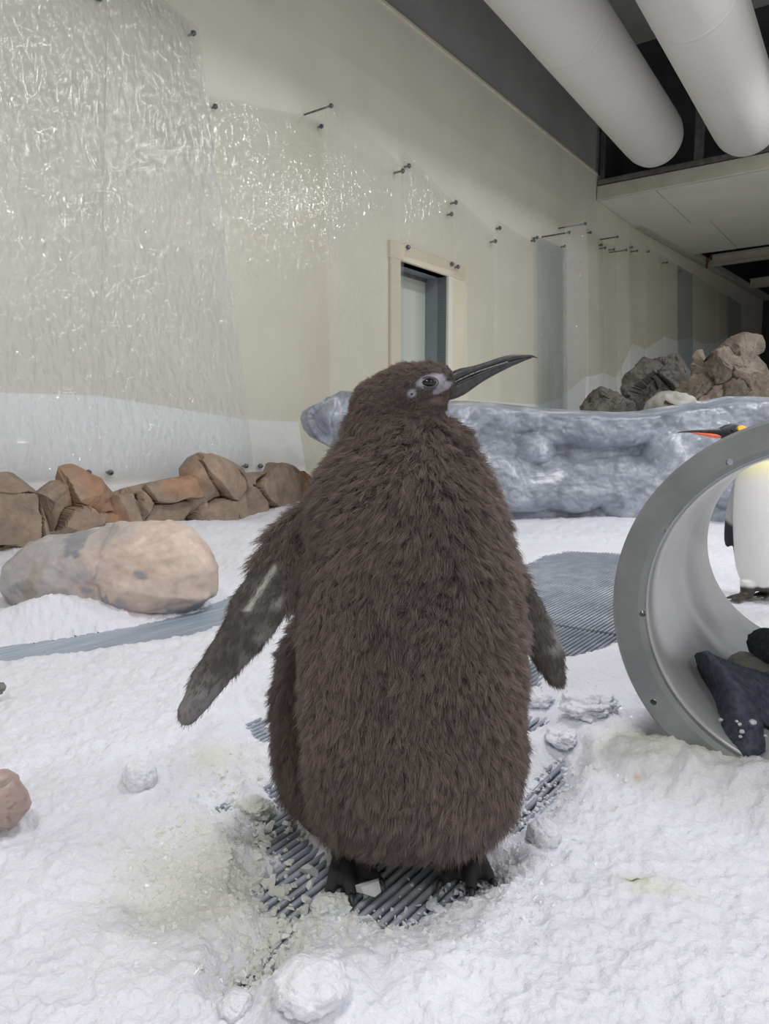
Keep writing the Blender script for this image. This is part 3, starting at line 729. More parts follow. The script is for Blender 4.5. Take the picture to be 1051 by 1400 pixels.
def brown(V, idx, rl, cr):
    f = rl.random(60)[idx]; n = fbm(V * 3.0, 4, 3) * .5 + .5; o = sstep(.55, .75, fbm(V * 2.1, 3, 8) * .5 + .5)
    c = cmix((.27, .205, .155), (.36, .27, .20), np.clip(f * .6 + n * .5, 0, 1)); return cmix_rows(c, (.40, .20, .10), o * .6)
def cmix_rows(c, b, f): return c * (1 - f[:, None]) + np.asarray(b) * f[:, None]
wp = lambda d: (WA + nA * d, nA)
LED = [
    ([(-75, 645), (-40, 650), (0, 645), (18, 638), (40, 646), (60, 662), (74, 700), (66, 735), (30, 755), (0, 770), (-75, 780)], 'blocky grey-brown ledge rock farthest from the blue-grey rock wall', 11, .36, .16),
    ([(62, 678), (80, 660), (100, 650), (122, 655), (145, 672), (158, 695), (140, 712), (95, 724), (60, 745), (56, 710)], 'rounded grey-brown ledge rock below the joint of two rippled sheets', 23, .36, .15),
    ([(138, 672), (172, 664), (198, 660), (215, 648), (240, 650), (262, 650), (282, 690), (288, 716), (240, 712), (175, 704), (150, 700)], 'low ledge rock with slanting cracks behind the boulder', 37, .34, .13),
    ([(264, 655), (276, 636), (300, 627), (318, 636), (330, 648), (332, 690), (318, 722), (286, 718), (268, 700), (258, 676)], 'tallest ledge rock with upright ridges behind the boulder', 41, .38, .16),
    ([(326, 652), (345, 645), (362, 640), (380, 632), (398, 640), (404, 660), (398, 690), (362, 706), (336, 712), (324, 690)], 'smooth brown ledge rock between ridged rock and orange rock', 59, .34, .13),
    ([(396, 652), (412, 645), (430, 652), (436, 680), (424, 700), (400, 700), (392, 676)], 'small orange-brown ledge rock beside the chick shoulder', 61, .30, .12),
]
for poly, lb, sd_, pd, dp in LED:
    c = np.array(poly, float); mc = c.mean(0); ext_poly = [(mc[0] + (x - mc[0]) * 1.28, y + (30 if y > mc[1] else -4)) for x, y in poly]
    rock_star('ledge_rock', ext_poly, None, dp, M['rock_brown'], brown if sd_ != 61 else (lambda V, i, r, k: cmix((.38, .21, .12), (.42, .26, .16), fbm(V * 4, 3, 2) * .5 + .5)), lb, 'rock', 9, .04, .045, 180, 36, wp(pd), sd_, 'brown ledge rocks at the foot of the wall', 5.0, .8, .010, 16)
# ledge core so the rocks stand on something
def boulder_col(V, idx, rl, cr):
    n = fbm(V * 3.3, 4, 5); m = fbm(V * 6.0 + 4, 5, 15); k = fbm(V * 2.2 + 9, 3, 25)
    c = cmix((.62, .47, .40), (.66, .56, .48), np.clip(n + .5, 0, 1))
    left = sstep(-1.10, -1.38, V[:, 0] + .35 * m)
    c = cmix_rows(c, (.40, .40, .42), left * .8); c = cmix_rows(c, (.22, .24, .28), sstep(.14, .28, m) * .8); vein = sstep(.05, .0, np.abs(fbm(V * 3.0 + 21, 4, 33))); c = cmix_rows(c, (.30, .27, .26), vein * .55)
    c = cmix_rows(c, (.46, .36, .24), sstep(.2, .4, k) * .6); c = cmix_rows(c, (.66, .48, .44), sstep(.15, .35, -k) * .5)
    return c
rock_star('boulder', [(8, 800), (14, 775), (40, 745), (70, 732), (130, 722), (190, 708), (230, 706), (265, 715), (288, 738), (302, 775), (300, 816), (262, 836), (200, 846), (130, 858), (70, 856), (30, 842)], 3.25, .26, M['boulder'], boulder_col,
          'rounded pinkish and grey painted boulder half sunk in snow', 'boulder', 4, .0, .008, 190, 40, None, 77, None, 2.6, .8, .022)
rock_star('stone', [(-34, 1085), (-20, 1058), (5, 1052), (25, 1064), (40, 1088), (42, 1106), (20, 1128), (-20, 1125)], 1.33, .05, M['boulder'], lambda V, i, r, k: cmix((.36, .26, .235), (.50, .38, .34), fbm(V * 40, 3, 2) * .5 + .5),
          'small pinkish granite stone sunk in the snow', 'stone', 5, .003, .004, 80, 18, None, 5, None, 2.2, .8, .003)
rock_star('pebble', [(-14, 942), (-6, 934), (3, 934), (7, 940), (4, 948), (-8, 950)], 2.03, .02, M['boulder'], lambda V, i, r, k: cmix((.12, .12, .11), (.2, .2, .19), fbm(V * 40, 3, 2) * .5 + .5),
          'tiny dark pebble on the snow', 'pebble', 4, .001, .002, 40, 12, None, 6, None, 2.2, .8, .001)

# blue-grey sculpted rock wall
def rock_wall():
    Y0 = 6.15
    m = pxm(Y0, .8)
    top = [(560, 545), (640, 546), (680, 549), (740, 556), (800, 560), (850, 563), (885, 561), (910, 556), (940, 552), (985, 545), (1010, 540), (1051, 541), (1120, 545), (1250, 552)]
    tx = np.array([q[0] for q in top]); ty = np.array([q[1] for q in top])
    nu, nv = 420, 150
    pxs = np.linspace(470, 1250, nu); V = []; D0 = []
    for j in range(nv):
        f = j / (nv - 1)
        for x in pxs:
            yt = np.interp(x, tx, ty) if x > 560 else 545 + (560 - x) * .35
            yb = 735; V.append((x, yb + (yt - yb) * f, f))
    Q = np.array(V)
    x, y, f = Q[:, 0], Q[:, 1], Q[:, 2]
    q3 = np.c_[x / 60, y / 45, np.zeros(len(x))]; wx = x + 22 * fbm(q3 * .8, 3, 2); wy = y + 12 * fbm(q3 * .8 + 5, 3, 4)
    d = .10 * (1 - f)                       # batter: foot stands forward
    def lobe(cx, cy, rx, ry, h, p=2.0):
        r = (np.abs((wx - cx) / rx) ** p + np.abs((wy - cy) / ry) ** p) ** (1 / p)
        return h * np.sqrt(np.clip(1 - r ** 2, 0, 1))
    blobs = [(700, 568, 95, 26, .13, 2.4), (815, 582, 76, 26, .20, 3.6), (738, 612, 34, 22, .15, 2.8), (655, 600, 70, 40, .10, 2), (950, 615, 68, 74, .22, 4.0), (1035, 575, 62, 40, .22, 2.8), (1030, 650, 70, 60, .12, 2.4),
             (800, 650, 75, 30, .13, 2), (780, 676, 70, 22, .16, 2), (690, 660, 70, 42, .14, 2), (610, 640, 70, 70, .15, 2), (870, 665, 60, 50, .15, 2), (1130, 610, 80, 70, .2, 2.5), (540, 620, 60, 70, .14, 2)]
    dd = np.zeros(len(x))
    for b_ in blobs: dd = np.maximum(dd, lobe(*b_)) + .12 * np.minimum(dd, lobe(*b_))
    d = d + dd + .05 * fbm(q3 * 1.5, 4, 9) + .022 * fbm(q3 * 5, 4, 19)
    d = d - .30 * sstep(.93, 1.0, f) ** 1.5
    pts = np.array([atY(a, b_, Y0) for a, b_ in zip(x, y)])
    r = pts - CAM; pts = pts + np.array([0, -1.0, 0]) * d[:, None]
    nvt = list(pts); Fc = grid_faces(nu, nv)
    # back and top: thick body behind the face
    o = len(nvt); toprow = pts[(nv - 1) * nu:]
    for k in range(nu): nvt.append(toprow[k] + np.array([0, .25, -.03]))
    for k in range(nu): nvt.append(np.array([toprow[k][0], Y0 + .55, -.05]))
    for k in range(nu - 1):
        a, b_ = (nv - 1) * nu + k, (nv - 1) * nu + k + 1
        Fc += [(a, b_, o + k + 1, o + k), (o + k, o + k + 1, o + nu + k + 1, o + nu + k)]
    w = mk('rock_wall', nvt, Fc, M['rock_blue'], None, True)
    tag(w, 'long blue-grey sculpted rock wall with bulging ledges behind the chick', 'rock wall')
rock_wall()
rock_star('rock_lobe', [(408, 572), (412, 562), (424, 556), (440, 552), (452, 545), (466, 540), (480, 541), (500, 548), (520, 560), (520, 600), (490, 618), (462, 612), (440, 606), (422, 598), (412, 586)], 6.1, .22, M['rock_blue'], lambda V, i, r, k: np.ones((len(V), 3)),
          'blue-grey overhanging rock lobe left of the chick neck', 'rock', 5, .006, .02, 140, 30, None, 13, None, 2.2, 1.0, .012)

# dark and brown rocks on the shelf far behind
def dark_rock(V, idx, rl, cr):
    f = rl.random(60)[idx]; n = fbm(V * 2.0, 4, 3) * .5 + .5
    c = cmix((.11, .10, .09), (.20, .185, .165), np.clip(f * .5 + n * .5, 0, 1)); return c
def tan_rock(V, idx, rl, cr):
    f = rl.random(60)[idx]; n = fbm(V * 2.0, 4, 3) * .5 + .5
    c = cmix((.13, .105, .08), (.29, .24, .185), np.clip(f * .7 + n * .4, 0, 1)); return c
def back_rock(poly, Yd, dp, fn, lb, sd_, **kw):
    rock_star('shelf_rock', poly, Yd, dp, M['rock_back'], fn, lb, 'rock', 16, .035, .09, 200, 40, None, sd_, None, 3.0, .7, .05, 18)
back_rock([(790, 585), (796, 548), (806, 538), (814, 531), (822, 540), (835, 541), (848, 543), (860, 560), (862, 585)], 10.6, .4, dark_rock, 'low dark grey rock at the foot of the zigzag white paint', 3)
back_rock([(842, 585), (850, 535), (858, 510), (868, 500), (880, 496), (900, 487), (915, 481), (926, 474), (936, 474), (944, 490), (960, 500), (965, 540), (960, 585)], 11.2, .5, dark_rock, 'jagged dark grey rock beside the large tan peak', 17)
back_rock([(905, 600), (912, 555), (930, 530), (945, 495), (960, 478), (980, 475), (1000, 465), (1018, 462), (1026, 461), (1034, 467), (1030, 478), (1036, 500), (1046, 520), (1060, 535), (1062, 600)], 9.6, .55, tan_rock, 'large tan cliff-like rock peak on the shelf', 29)
back_rock([(1028, 600), (1030, 545), (1048, 510), (1075, 490), (1120, 485), (1150, 530), (1150, 600)], 10.4, .5, lambda V, i, r, k: cmix((.20, .19, .18), (.62, .63, .64), sstep(.3, .7, fbm(V * 1.6, 3, 4) * .5 + .5)), 'grey rock with snow patches right of the tan peak', 43)

# ================================================================== the fluffy chick
def build_chick():
    YB = 1.26; HAIR = .014
    parts = []
    # torso rings: image row, left, right, depth half, centre depth
    T = [(572, 500, 625, .062, 1.225), (590, 478, 640, .080, 1.235), (612, 455, 655, .105, 1.245), (640, 434, 669, .120, 1.25), (680, 418, 687, .135, 1.255), (730, 410, 701, .147, 1.26), (790, 406, 712, .156, 1.26), (850, 405, 720, .163, 1.26),
         (910, 410, 720, .170, 1.26), (970, 413, 720, .174, 1.262), (1030, 415, 717, .174, 1.265), (1070, 418, 712, .162, 1.27), (1100, 424, 698, .142, 1.278), (1120, 440, 680, .116, 1.285), (1134, 474, 645, .080, 1.29)]
    rows = smoothrows(T, 40); rings = []
    for py, L, R, ry, yc in rows:
        l = atY(L, py, yc); r = atY(R, py, yc); c = (l + r) / 2; rx = (r[0] - l[0]) / 2 - HAIR
        n = 40; ring = []
        for k in range(n):
            t = 2 * math.pi * k / n; e = 2 / 2.25
            cx_, sy_ = math.cos(t), math.sin(t)
            ring.append(c + np.array([rx * math.copysign(abs(cx_) ** e, cx_), ry * math.copysign(abs(sy_) ** e, sy_), 0]))
        rings.append(ring)
    parts.append(loft(rings))
    def ell(px, py, Y, rxp, rzp, ry, sh=0.0):
        c = atY(px, py, Y); m = pxm(Y, c[2]); ca, sa = math.cos(sh), math.sin(sh)
        parts.append(ellipsoid(c, np.array([ca, 0, sa]) * (rxp * m), (0, ry, 0), np.array([-sa, 0, ca]) * rzp * m, 28, 18))
    # flank and back swelling out behind the flipper
    ell(446, 985, 1.40, 70, 165, .12)
    ell(520, 960, 1.39, 120, 190, .10)
    # nape, neck and head
    ell(540, 580, 1.225, 66, 40, .070)
    ell(522, 556, 1.215, 44, 40, .060, .35)
    ell(552, 533, 1.205, 50, 34, .050, .25)
    ell(583, 524, 1.20, 42, 28, .041, .08)
    ell(606, 525, 1.20, 20, 20, .026, .2)
    ell(602, 540, 1.20, 20, 12, .024, .45)
    ell(572, 558, 1.21, 40, 28, .044, .2)
    # flippers: centre line px, half width px, depth, thickness
    def flipper(rows_, thick):
        R = smoothrows(rows_, 26); rings_ = []
        P3 = np.array([atY(a, b, y) for a, b, hw, y in R])
        for k in range(len(R)):
            tg = unit(P3[min(k + 1, len(R) - 1)] - P3[max(k - 1, 0)]); sd = unit(np.cross(tg, [0, -1, 0])); nm = np.cross(sd, tg)
            hw = R[k][2] * pxm(R[k][3], P3[k][2]); th = thick * min(1, hw / .022)
            rings_.append(ell_ring(P3[k], sd * hw, nm * th, 20))
        parts.append(loft(rings_))
        return P3
    FL = flipper([(440, 705, 34, 1.25), (412, 738, 42, 1.235), (388, 778, 44, 1.215), (362, 816, 39, 1.20), (338, 850, 36, 1.19), (314, 888, 32, 1.185), (290, 925, 28, 1.18), (268, 960, 22, 1.18), (255, 980, 16, 1.18), (249, 990, 8, 1.18)], .013)
    FR = flipper([(682, 778, 20, 1.30), (703, 808, 26, 1.31), (722, 840, 26, 1.315), (739, 876, 25, 1.32), (752, 905, 21, 1.32), (762, 924, 16, 1.32), (767, 936, 11, 1.32), (769, 941, 6, 1.32)], .012)
    # legs and feet
    def limb(pts, n=14):
        parts.append(loft([ell_ring(p, np.array([1., 0, 0]) * r, np.array([0, .55, -.83]) * 0 + np.array([0, 1., 0]) * r, n) for p, r in pts]))
    claws = []
    def foot(heel, toes):
        h = np.asarray(heel, float)
        limb([(h + [0, .02, .13], .034), (h + [0, .012, .09], .032), (h + [0, .0, .05], .028), (h + [0, -.01, .022], .024), (h + [0, -.012, .010], .02)])
        for tx, ty in toes:
            tip = np.array([tx, ty, .012]); v = tip - h; rr = []
            for f, z, r in ((0, .028, .018), (.3, .030, .0155), (.6, .024, .013), (.85, .016, .0115), (.97, .012, .008)):
                p = h + v * f; p[2] = z
                side = unit(np.cross(v, UP)); rr.append(ell_ring(p, side * r, UP * r * .8, 12))
            parts.append(loft(rr)); claws.append((h + v * .93, tip, unit(v)))
        for a, b in zip(toes[:-1], toes[1:]):                    # web
            pa = np.array([*a, .012]); pb = np.array([*b, .012]); A = h + (pa - h) * .82; B = h + (pb - h) * .82; Mm = h + ((pa + pb) / 2 - h) * .70
            A[2] = B[2] = Mm[2] = .014; H0 = h.copy(); H0[2] = .026
            parts.append(prism([H0, A, Mm, B], UP * -.009))
    g = lambda x, y: tuple(atZ(x, y, .012)[:2])
    hl = atZ(470, 1158, .03); hr = atZ(640, 1152, .03)
    foot([hl[0], hl[1], 0], [g(448, 1228), g(481, 1232), g(522, 1208)])
    foot([hr[0], hr[1], 0], [g(600, 1212), g(645, 1224), g(676, 1210)])
    V, Fc = join(*parts)
    co, faces = remesh(V, Fc, .0045, 9, .55)
    N = vnormals(co, faces)
    if np.mean(np.einsum('ij,ij->i', N, co - co.mean(0))) < 0: N = -N
    # soft lumps of down
    tors = sstep(.14, .22, co[:, 2]) * sstep(.86, .78, co[:, 2])
    co = co + N * (tors * (.006 * fbm(co * np.array([26, 26, 30]), 3, 5) + .007 * fbm(co * np.array([11, 11, 8]), 2, 6)))[:, None]
    # px coordinates of every vertex help to paint patches that belong to the bird
    def topx(c):
        r = c - CAM; d = r[:, 1] * cp - r[:, 2] * sp; return CX + F * r[:, 0] / d, CY - F * (r[:, 1] * sp + r[:, 2] * cp) / d
    fl_d = lambda q, L_: np.min(np.linalg.norm(q[:, None, :] - L_[None], axis=2), axis=1)
    dl = fl_d(co, FL[8:]); dr_ = fl_d(co, FR[5:])
    onflip = np.maximum(sstep(.055, .045, dl) * (co[:, 0] < FL[7][0] + .02), sstep(.045, .036, dr_) * (co[:, 0] > FR[5][0] - .01))
    eyeC = atY(589, 522, 1.16); headm = (co[:, 2] > .80)
    px, py = topx(co)
    front = N[:, 1] < .1
    er = np.sqrt(((px - 590 + (py - 522) * .5) / 21) ** 2 + ((py - 521 + (px - 590) * .10) / 10.5) ** 2) + .16 * fbm(co * 60, 2, 77)
    eye_patch = np.where(headm & front, sstep(1.05, .85, er), 0)
    lore = np.where(headm & front, sstep(1.1, .8, np.sqrt(((px - 604 + (py - 531) * 1.1) / 9) ** 2 + ((py - 530) / 9.5) ** 2) + .16 * fbm(co * 60, 2, 78)), 0)
    ear = np.where(headm & front, sstep(1.1, .7, np.hypot((px - 563) / 7, (py - 538) / 6)), 0)
    gape = np.where(headm & front, sstep(1.1, .8, np.hypot((px - 606) / 20, (py - 548) / 6)), 0)
    foot_m = sstep(.095, .06, co[:, 2]) 
    C = np.tile(np.array([.042, .033, .029]), (len(co), 1))
    C = cmix_rows(C, (.10, .090, .085), onflip)
    strip = np.exp(-((px - (385 - (py - 770) * .62 - 7)) / 5.0) ** 2) * (py > 752) * (py < 835) * (px < 400) * front
    C = cmix_rows(C, (.44, .43, .39), np.clip(strip * onflip, 0, 1))
    tipm = onflip * sstep(900, 950, py) * (px < 330); C = cmix_rows(C, (.21, .205, .205), tipm * .8)
    C = cmix_rows(C, (.30, .29, .29), onflip * sstep(.25, .5, fbm(co * 22, 3, 8)) * .7 * front)
    C = cmix_rows(C, (.40, .385, .45), np.clip(np.maximum(eye_patch, lore * .85), 0, 1) * (.75 + .3 * fbm(co * 120, 2, 7))); C = cmix_rows(C, (.25, .24, .28), ear); C = cmix_rows(C, (.14, .10, .085), gape * .8)
    C = cmix_rows(C, (.030, .029, .032), foot_m)
    root = empty('penguin_chick', (co[:, 0].mean(), YB, 0), 'fluffy brown penguin chick standing on the slatted mat, head turned in profile', 'penguin')
    t_ = NT('chick_skin'); sk = t_.bsdf(t_.attr(), 0.8, t_.bump(t_.noise(260, 4), 0.35, 0.0015)); M['chick_skin'] = t_.done(sk)
    body = mk('body', co, faces, M['chick_skin'], root, True, C)
    # ---- bill
    t_ = NT('bill_horn'); M['bill'] = t_.done(t_.bsdf(t_.ramp(t_.noise(90, 4), [(0.35, (.022, .022, .025)), (0.7, (.055, .055, .06))]), 0.38, t_.bump(t_.noise(200, 3), 0.15, .001)))
    def mandible(rows_, name, mat, wid):
        R = smoothrows(rows_, 22); rr = []
        Yc = 1.20
        P3 = np.array([atY(a, b, Yc - .0) for a, b, hh, w in R])
        for k in range(len(R)):
            tg = unit(P3[min(k + 1, len(R) - 1)] - P3[max(k - 1, 0)]); nn = unit(np.cross([0, -1, 0], tg)); nn = nn if nn[2] > 0 else -nn
            rr.append(ell_ring(P3[k], np.array([0, 1., 0]) * R[k][3] * wid, nn * R[k][2] * pxm(Yc, .88), 18))
        return mk(name, *loft(rr), mat, root, True)
    up = mandible([(608, 522, 7, .015), (618, 517, 8, .015), (630, 511, 7.4, .0135), (648, 505.7, 5.6, .0105), (666, 499.5, 4.9, .0088), (689, 491.8, 4.8, .0068), (708, 488, 3.8, .005), (722, 486.8, 2.4, .0034), (730, 487.6, 1.3, .0018), (734.5, 489.6, .4, .0006)], 'upper_bill', M['bill'], 1)
    lo = mandible([(604, 540, 8, .015), (615, 536, 11, .0145), (630, 529.5, 11.2, .0125), (648, 519.7, 8.6, .0098), (666, 510.7, 6.7, .008), (693, 499, 4.6, .0056), (712, 492.6, 2.7, .0038), (722, 490.2, 1.2, .002), (727, 489.4, .4, .001)], 'lower_bill', M['bill'], 1)
    t_ = NT('gape_line'); M['gape'] = t_.done(t_.bsdf((.20, .20, .20), 0.4))
    gl = smoothrows([(610, 529), (630, 518), (652, 508.5), (676, 500.4), (694, 494.5)], 12)
    segs = [tube(atY(*gl[k], 1.2 - np.interp(gl[k][0], (610, 700), (.0150, .0068))), atY(*gl[k + 1], 1.2 - np.interp(gl[k + 1][0], (610, 700), (.0150, .0068))), .0011, 6) for k in range(11)]
    mk('gape_line', *join(*segs), M['gape'], lo, True)
    # ---- eye
    t_ = NT('eye_wet'); M['eye'] = t_.done(t_.bsdf((.006, .005, .005), 0.06))
    dgm = kdtree.KDTree(len(co))
    for i, v in enumerate(co): dgm.insert(v, i)
    dgm.balance()
    cand = np.where(headm & front & (np.hypot(px - 588, py - 523) < 2.5))[0]
    ec = co[cand[np.argmin(co[cand][:, 1])]] if len(cand) else eyeC
    ev_ = mk('eye', *ellipsoid(ec + [0, .0030, 0], (.0125, 0, .0005), (0, .0065, 0), (-.0003, 0, .0062), 20, 12), M['eye'], root, True)
    t_ = NT('eyelid_skin'); M['lid'] = t_.done(t_.bsdf((.075, .07, .085), 0.6))
    ring = []
    for k in range(24):
        a_ = 2 * math.pi * k / 24; c_ = ec + np.array([.0142 * math.cos(a_), -.0005 + .004 * abs(math.cos(a_)), .0080 * math.sin(a_)]); ring.append(c_)
    segs = [tube(ring[k], ring[(k + 1) % 24], .0019, 6) for k in range(24)]
    mk('eyelid', *join(*segs), M['lid'], ev_, True)
    cand = np.where(headm & front & (np.hypot(px - 564, py - 539) < 2.0))[0]
    if len(cand):
        eh = co[cand[np.argmin(co[cand][:, 1])]]
        mk('ear_opening', *ellipsoid(eh + [0, .0005, 0], (.0022, 0, 0), (0, .0015, 0), (0, 0, .0020), 10, 6), M['eye'], root, True)
    # ---- claws
    for h, tip, v in claws:
        p0 = h + np.array([0, 0, .012]); p0[2] = .016; p1 = tip + v * .010; p1[2] = .006; pm = (p0 + p1) / 2; pm[2] = .016
        mk('claw', *loft([ell_ring(p0, np.cross(v, UP) * .0065, UP * .006, 8), ell_ring(pm, np.cross(v, UP) * .005, UP * .0045, 8), ell_ring(p1, np.cross(v, UP) * .0012, UP * .001, 8)]), M['bill'], root, True)
    # ---- down: individual hairs
    f4 = np.array(faces); tri = np.concatenate([f4[:, [0, 1, 2]], f4[:, [0, 2, 3]]])
    A = co[tri]; ar = .5 * np.linalg.norm(np.cross(A[:, 1] - A[:, 0], A[:, 2] - A[:, 0]), axis=1)
    bare = np.clip(np.maximum.reduce([eye_patch, lore, ear, gape * .6, foot_m]), 0, 1)
    dens = 1 - bare; dens = dens * (1 - .35 * onflip) * (1 - .8 * np.clip(strip, 0, 1)) * (1 - .85 * tipm)
    dens = dens * (1 + .5 * (co[:, 2] > .80)) * np.where(N[:, 1] > .35, .55, 1.0)
    w = ar * dens[tri].mean(1); w[bare[tri].max(1) > .6] = 0
    cpx = px[tri].mean(1); cpy = py[tri].mean(1); w[(co[tri][:, :, 2].mean(1) > .81) & (cpx > 621)] = 0
    NS = 300000; r_ = np.random.default_rng(3)
    ti = r_.choice(len(tri), NS, p=w / w.sum()); u = r_.random((NS, 2)); fl = u.sum(1) > 1; u[fl] = 1 - u[fl]
    bc = np.c_[1 - u.sum(1), u]; vi = tri[ti]
    P0 = np.einsum('ij,ijk->ik', bc, co[vi]); n0 = np.einsum('ij,ijk->ik', bc, N[vi]); n0 /= np.linalg.norm(n0, axis=1, keepdims=True)
    flp = np.einsum('ij,ij->i', bc, onflip[vi]); z = P0[:, 2]; hx, hy = topx(P0)
    isL = (P0[:, 0] < 0) & (flp > .3); isR = (P0[:, 0] > 0) & (flp > .3)
    head = sstep(.80, .84, z)
    down = np.tile(np.array([0, 0, -1.0]), (NS, 1))
    down[isL] = unit(FL[-1] - FL[8]); down[isR] = unit(FR[-1] - FR[6])
    hd = np.array([-.9, .05, -.35]); down = down * (1 - head[:, None]) + hd * head[:, None]
    # sweep of the down: across the chest it is brushed sideways, with whirls
    q = P0 * np.array([5.0, 5.0, 4.0]); sw_ = np.stack([fbm(q, 2, 100), fbm(q + 7, 2, 101) * .6, fbm(q + 13, 2, 102) * .6], 1)
    down = down + sw_ * (1.7 * (1 - head) * (1 - flp))[:, None]
    chest = np.exp(-((z - .70) / .10) ** 2) * (1 - flp); down[:, 0] += .55 * chest * np.sign(P0[:, 0] - P0[:, 0].mean() + .0) * np.clip(np.abs(P0[:, 0] - .03) / .1, 0, 1)
    tg = down - n0 * np.einsum('ij,ij->i', down, n0)[:, None]; tg /= np.maximum(np.linalg.norm(tg, axis=1, keepdims=True), 1e-6)
    ln = .023 + .005 * vnoise(P0 * 30, 9); ln = ln * (1 - head) + .0085 * head
    neckz = np.exp(-((z - .775) / .03) ** 2); ln = ln * (1 - .15 * neckz)
    ln = np.where(flp > .3, .0085 + .004 * (r_.random(NS)), ln); low = sstep(.24, .13, z) * (flp < .3); ln = ln * (1 + .25 * low)
    face = (z > .82) & (hx > 595); ln = np.where(face, .0062, ln)
    ln = ln * (.55 + .75 * r_.random(NS))
    lift = .62 * (1 - head) + .35 * head; lift = np.where(flp > .3, .22, lift) * (1 - .45 * low)
    rnd = r_.normal(size=(NS, 3)) * .34
    # clumps
    ncl = 16000; ci = r_.choice(NS, ncl, replace=False); kd = kdtree.KDTree(ncl)
    for i, k in enumerate(ci): kd.insert(P0[k], i)
    kd.balance(); near = np.array([kd.find(p)[1] for p in P0]); cl = ci[near]
    crnd = r_.normal(size=(ncl, 3)) * .40; cdir = crnd[near]
    K = 6; ts = np.linspace(0, 1, K); pts = np.zeros((NS, K, 3))
    curl = r_.normal(size=(NS, 3)) * .16
    d0 = n0 * lift[:, None] + tg * .75 + rnd * .6 + cdir * (1 - flp * .7)[:, None]
    d0 /= np.linalg.norm(d0, axis=1, keepdims=True)
    tipd = tg * .55 + np.array([0, 0, -.25]) * (1 - head)[:, None] + curl * 2
    for k, t in enumerate(ts):
        pts[:, k] = P0 - n0 * .001 + (d0 * t + (tipd - d0 * .25) * (t * t * .42)) * ln[:, None]
    ctip = pts[cl]; amt = (.48 * (1 - flp) * (1 - .5 * head))[:, None, None] * (ts ** 1.5)[None, :, None]
    pts = pts * (1 - amt) + (ctip + (P0 - P0[cl])[:, None, :] * .25) * amt
    # keep the tips above the floor
    pts[:, :, 2] = np.maximum(pts[:, :, 2], .02)
    hc = bpy.data.hair_curves.new('down_feathers'); hc.add_curves([K] * NS)
    org = np.array(root.location)
    hc.position_data.foreach_set('vector', (pts - org).reshape(-1).astype(np.float32))
    rad = (np.array([1, .95, .85, .7, .5, .18])[None] * (.00030 + .00014 * r_.random((NS, 1)))); rad = rad * np.where(head > .5, .72, 1)[:, None]
    ra = hc.attributes.get('radius') or hc.attributes.new('radius', 'FLOAT', 'POINT'); ra.data.foreach_set('value', rad.reshape(-1).astype(np.float32))
    # colour per hair: dark brown base, broad noise patches imitate shade among the tufts
    tuft_shade = .5 + .5 * fbm(P0 * np.array([9, 9, 6]), 3, 55)
    hc_col = cmix((.085, .068, .062), (.36, .29, .264), np.clip(.10 + .36 * tuft_shade + .30 * r_.random(NS)[near * 0 + np.arange(NS)] + .22 * r_.random(ncl)[near], 0, 1))
    hc_col = cmix_rows(hc_col, (.17, .124, .108), head * .6)
    hc_col = cmix_rows(hc_col, (.135, .12, .114), flp * .8); 
    pale = flp * sstep(.25, .5, fbm(P0 * 22, 3, 8)); hc_col = cmix_rows(hc_col, (.42, .41, .41), pale * .6)
    ca = hc.attributes.new('Col', 'FLOAT_COLOR', 'CURVE'); c4 = np.ones((NS, 4), np.float32); c4[:, :3] = hc_col; ca.data.foreach_set('color', c4.ravel())
    t_ = NT('down_hair'); cc_ = t_.attr()
    cc2 = cc_
    b_ = t_.bsdf(cc2, 0.5); b_.inputs['Specular IOR Level'].default_value = .35
    tl_ = t_.n('ShaderNodeBsdfTranslucent'); t_.l(cc2, tl_.inputs[0]); mx_ = t_.n('ShaderNodeMixShader'); mx_.inputs[0].default_value = .3; t_.l(b_.outputs[0], mx_.inputs[1]); t_.l(tl_.outputs[0], mx_.inputs[2])
    M['down'] = t_.done(mx_); hc.materials.append(M['down'])
    ho = bpy.data.objects.new('down_feathers', hc); COL.objects.link(ho); ho.parent = root
    ho['kind'] = 'stuff'
    return root
build_chick()

# ================================================================== grey hoop (short plastic tunnel with a flange)
def revolve(prof, n=120, closed=True):
    V = []; Fc = []; m = len(prof)
    for k in range(n):
        t = 2 * math.pi * k / n; d = ringX * math.cos(t) + UP * math.sin(t)
        for r, l in prof: V.append(ringC + d * r + ringA * l)
    for k in range(n):
        for j in range(m if closed else m - 1):
            a = k * m + j; b = k * m + (j + 1) % m; c = ((k + 1) % n) * m + (j + 1) % m; d = ((k + 1) % n) * m + j
            Fc.append((a, b, c, d))
    return V, Fc
hoop = empty('tunnel_hoop', (ringC[0] + .5 * ringA[0], ringC[1] + .5 * ringA[1], 0), 'big grey plastic tunnel hoop lying on its side in the snow', 'tunnel')
fl = mk('flange', *revolve([(RO - .006, -.012), (RO, -.006), (RO, .020), (RI + .004, .020), (RI, .016), (RI, -.004), (RI + .012, -.012)], 144), M['hoop'], hoop)
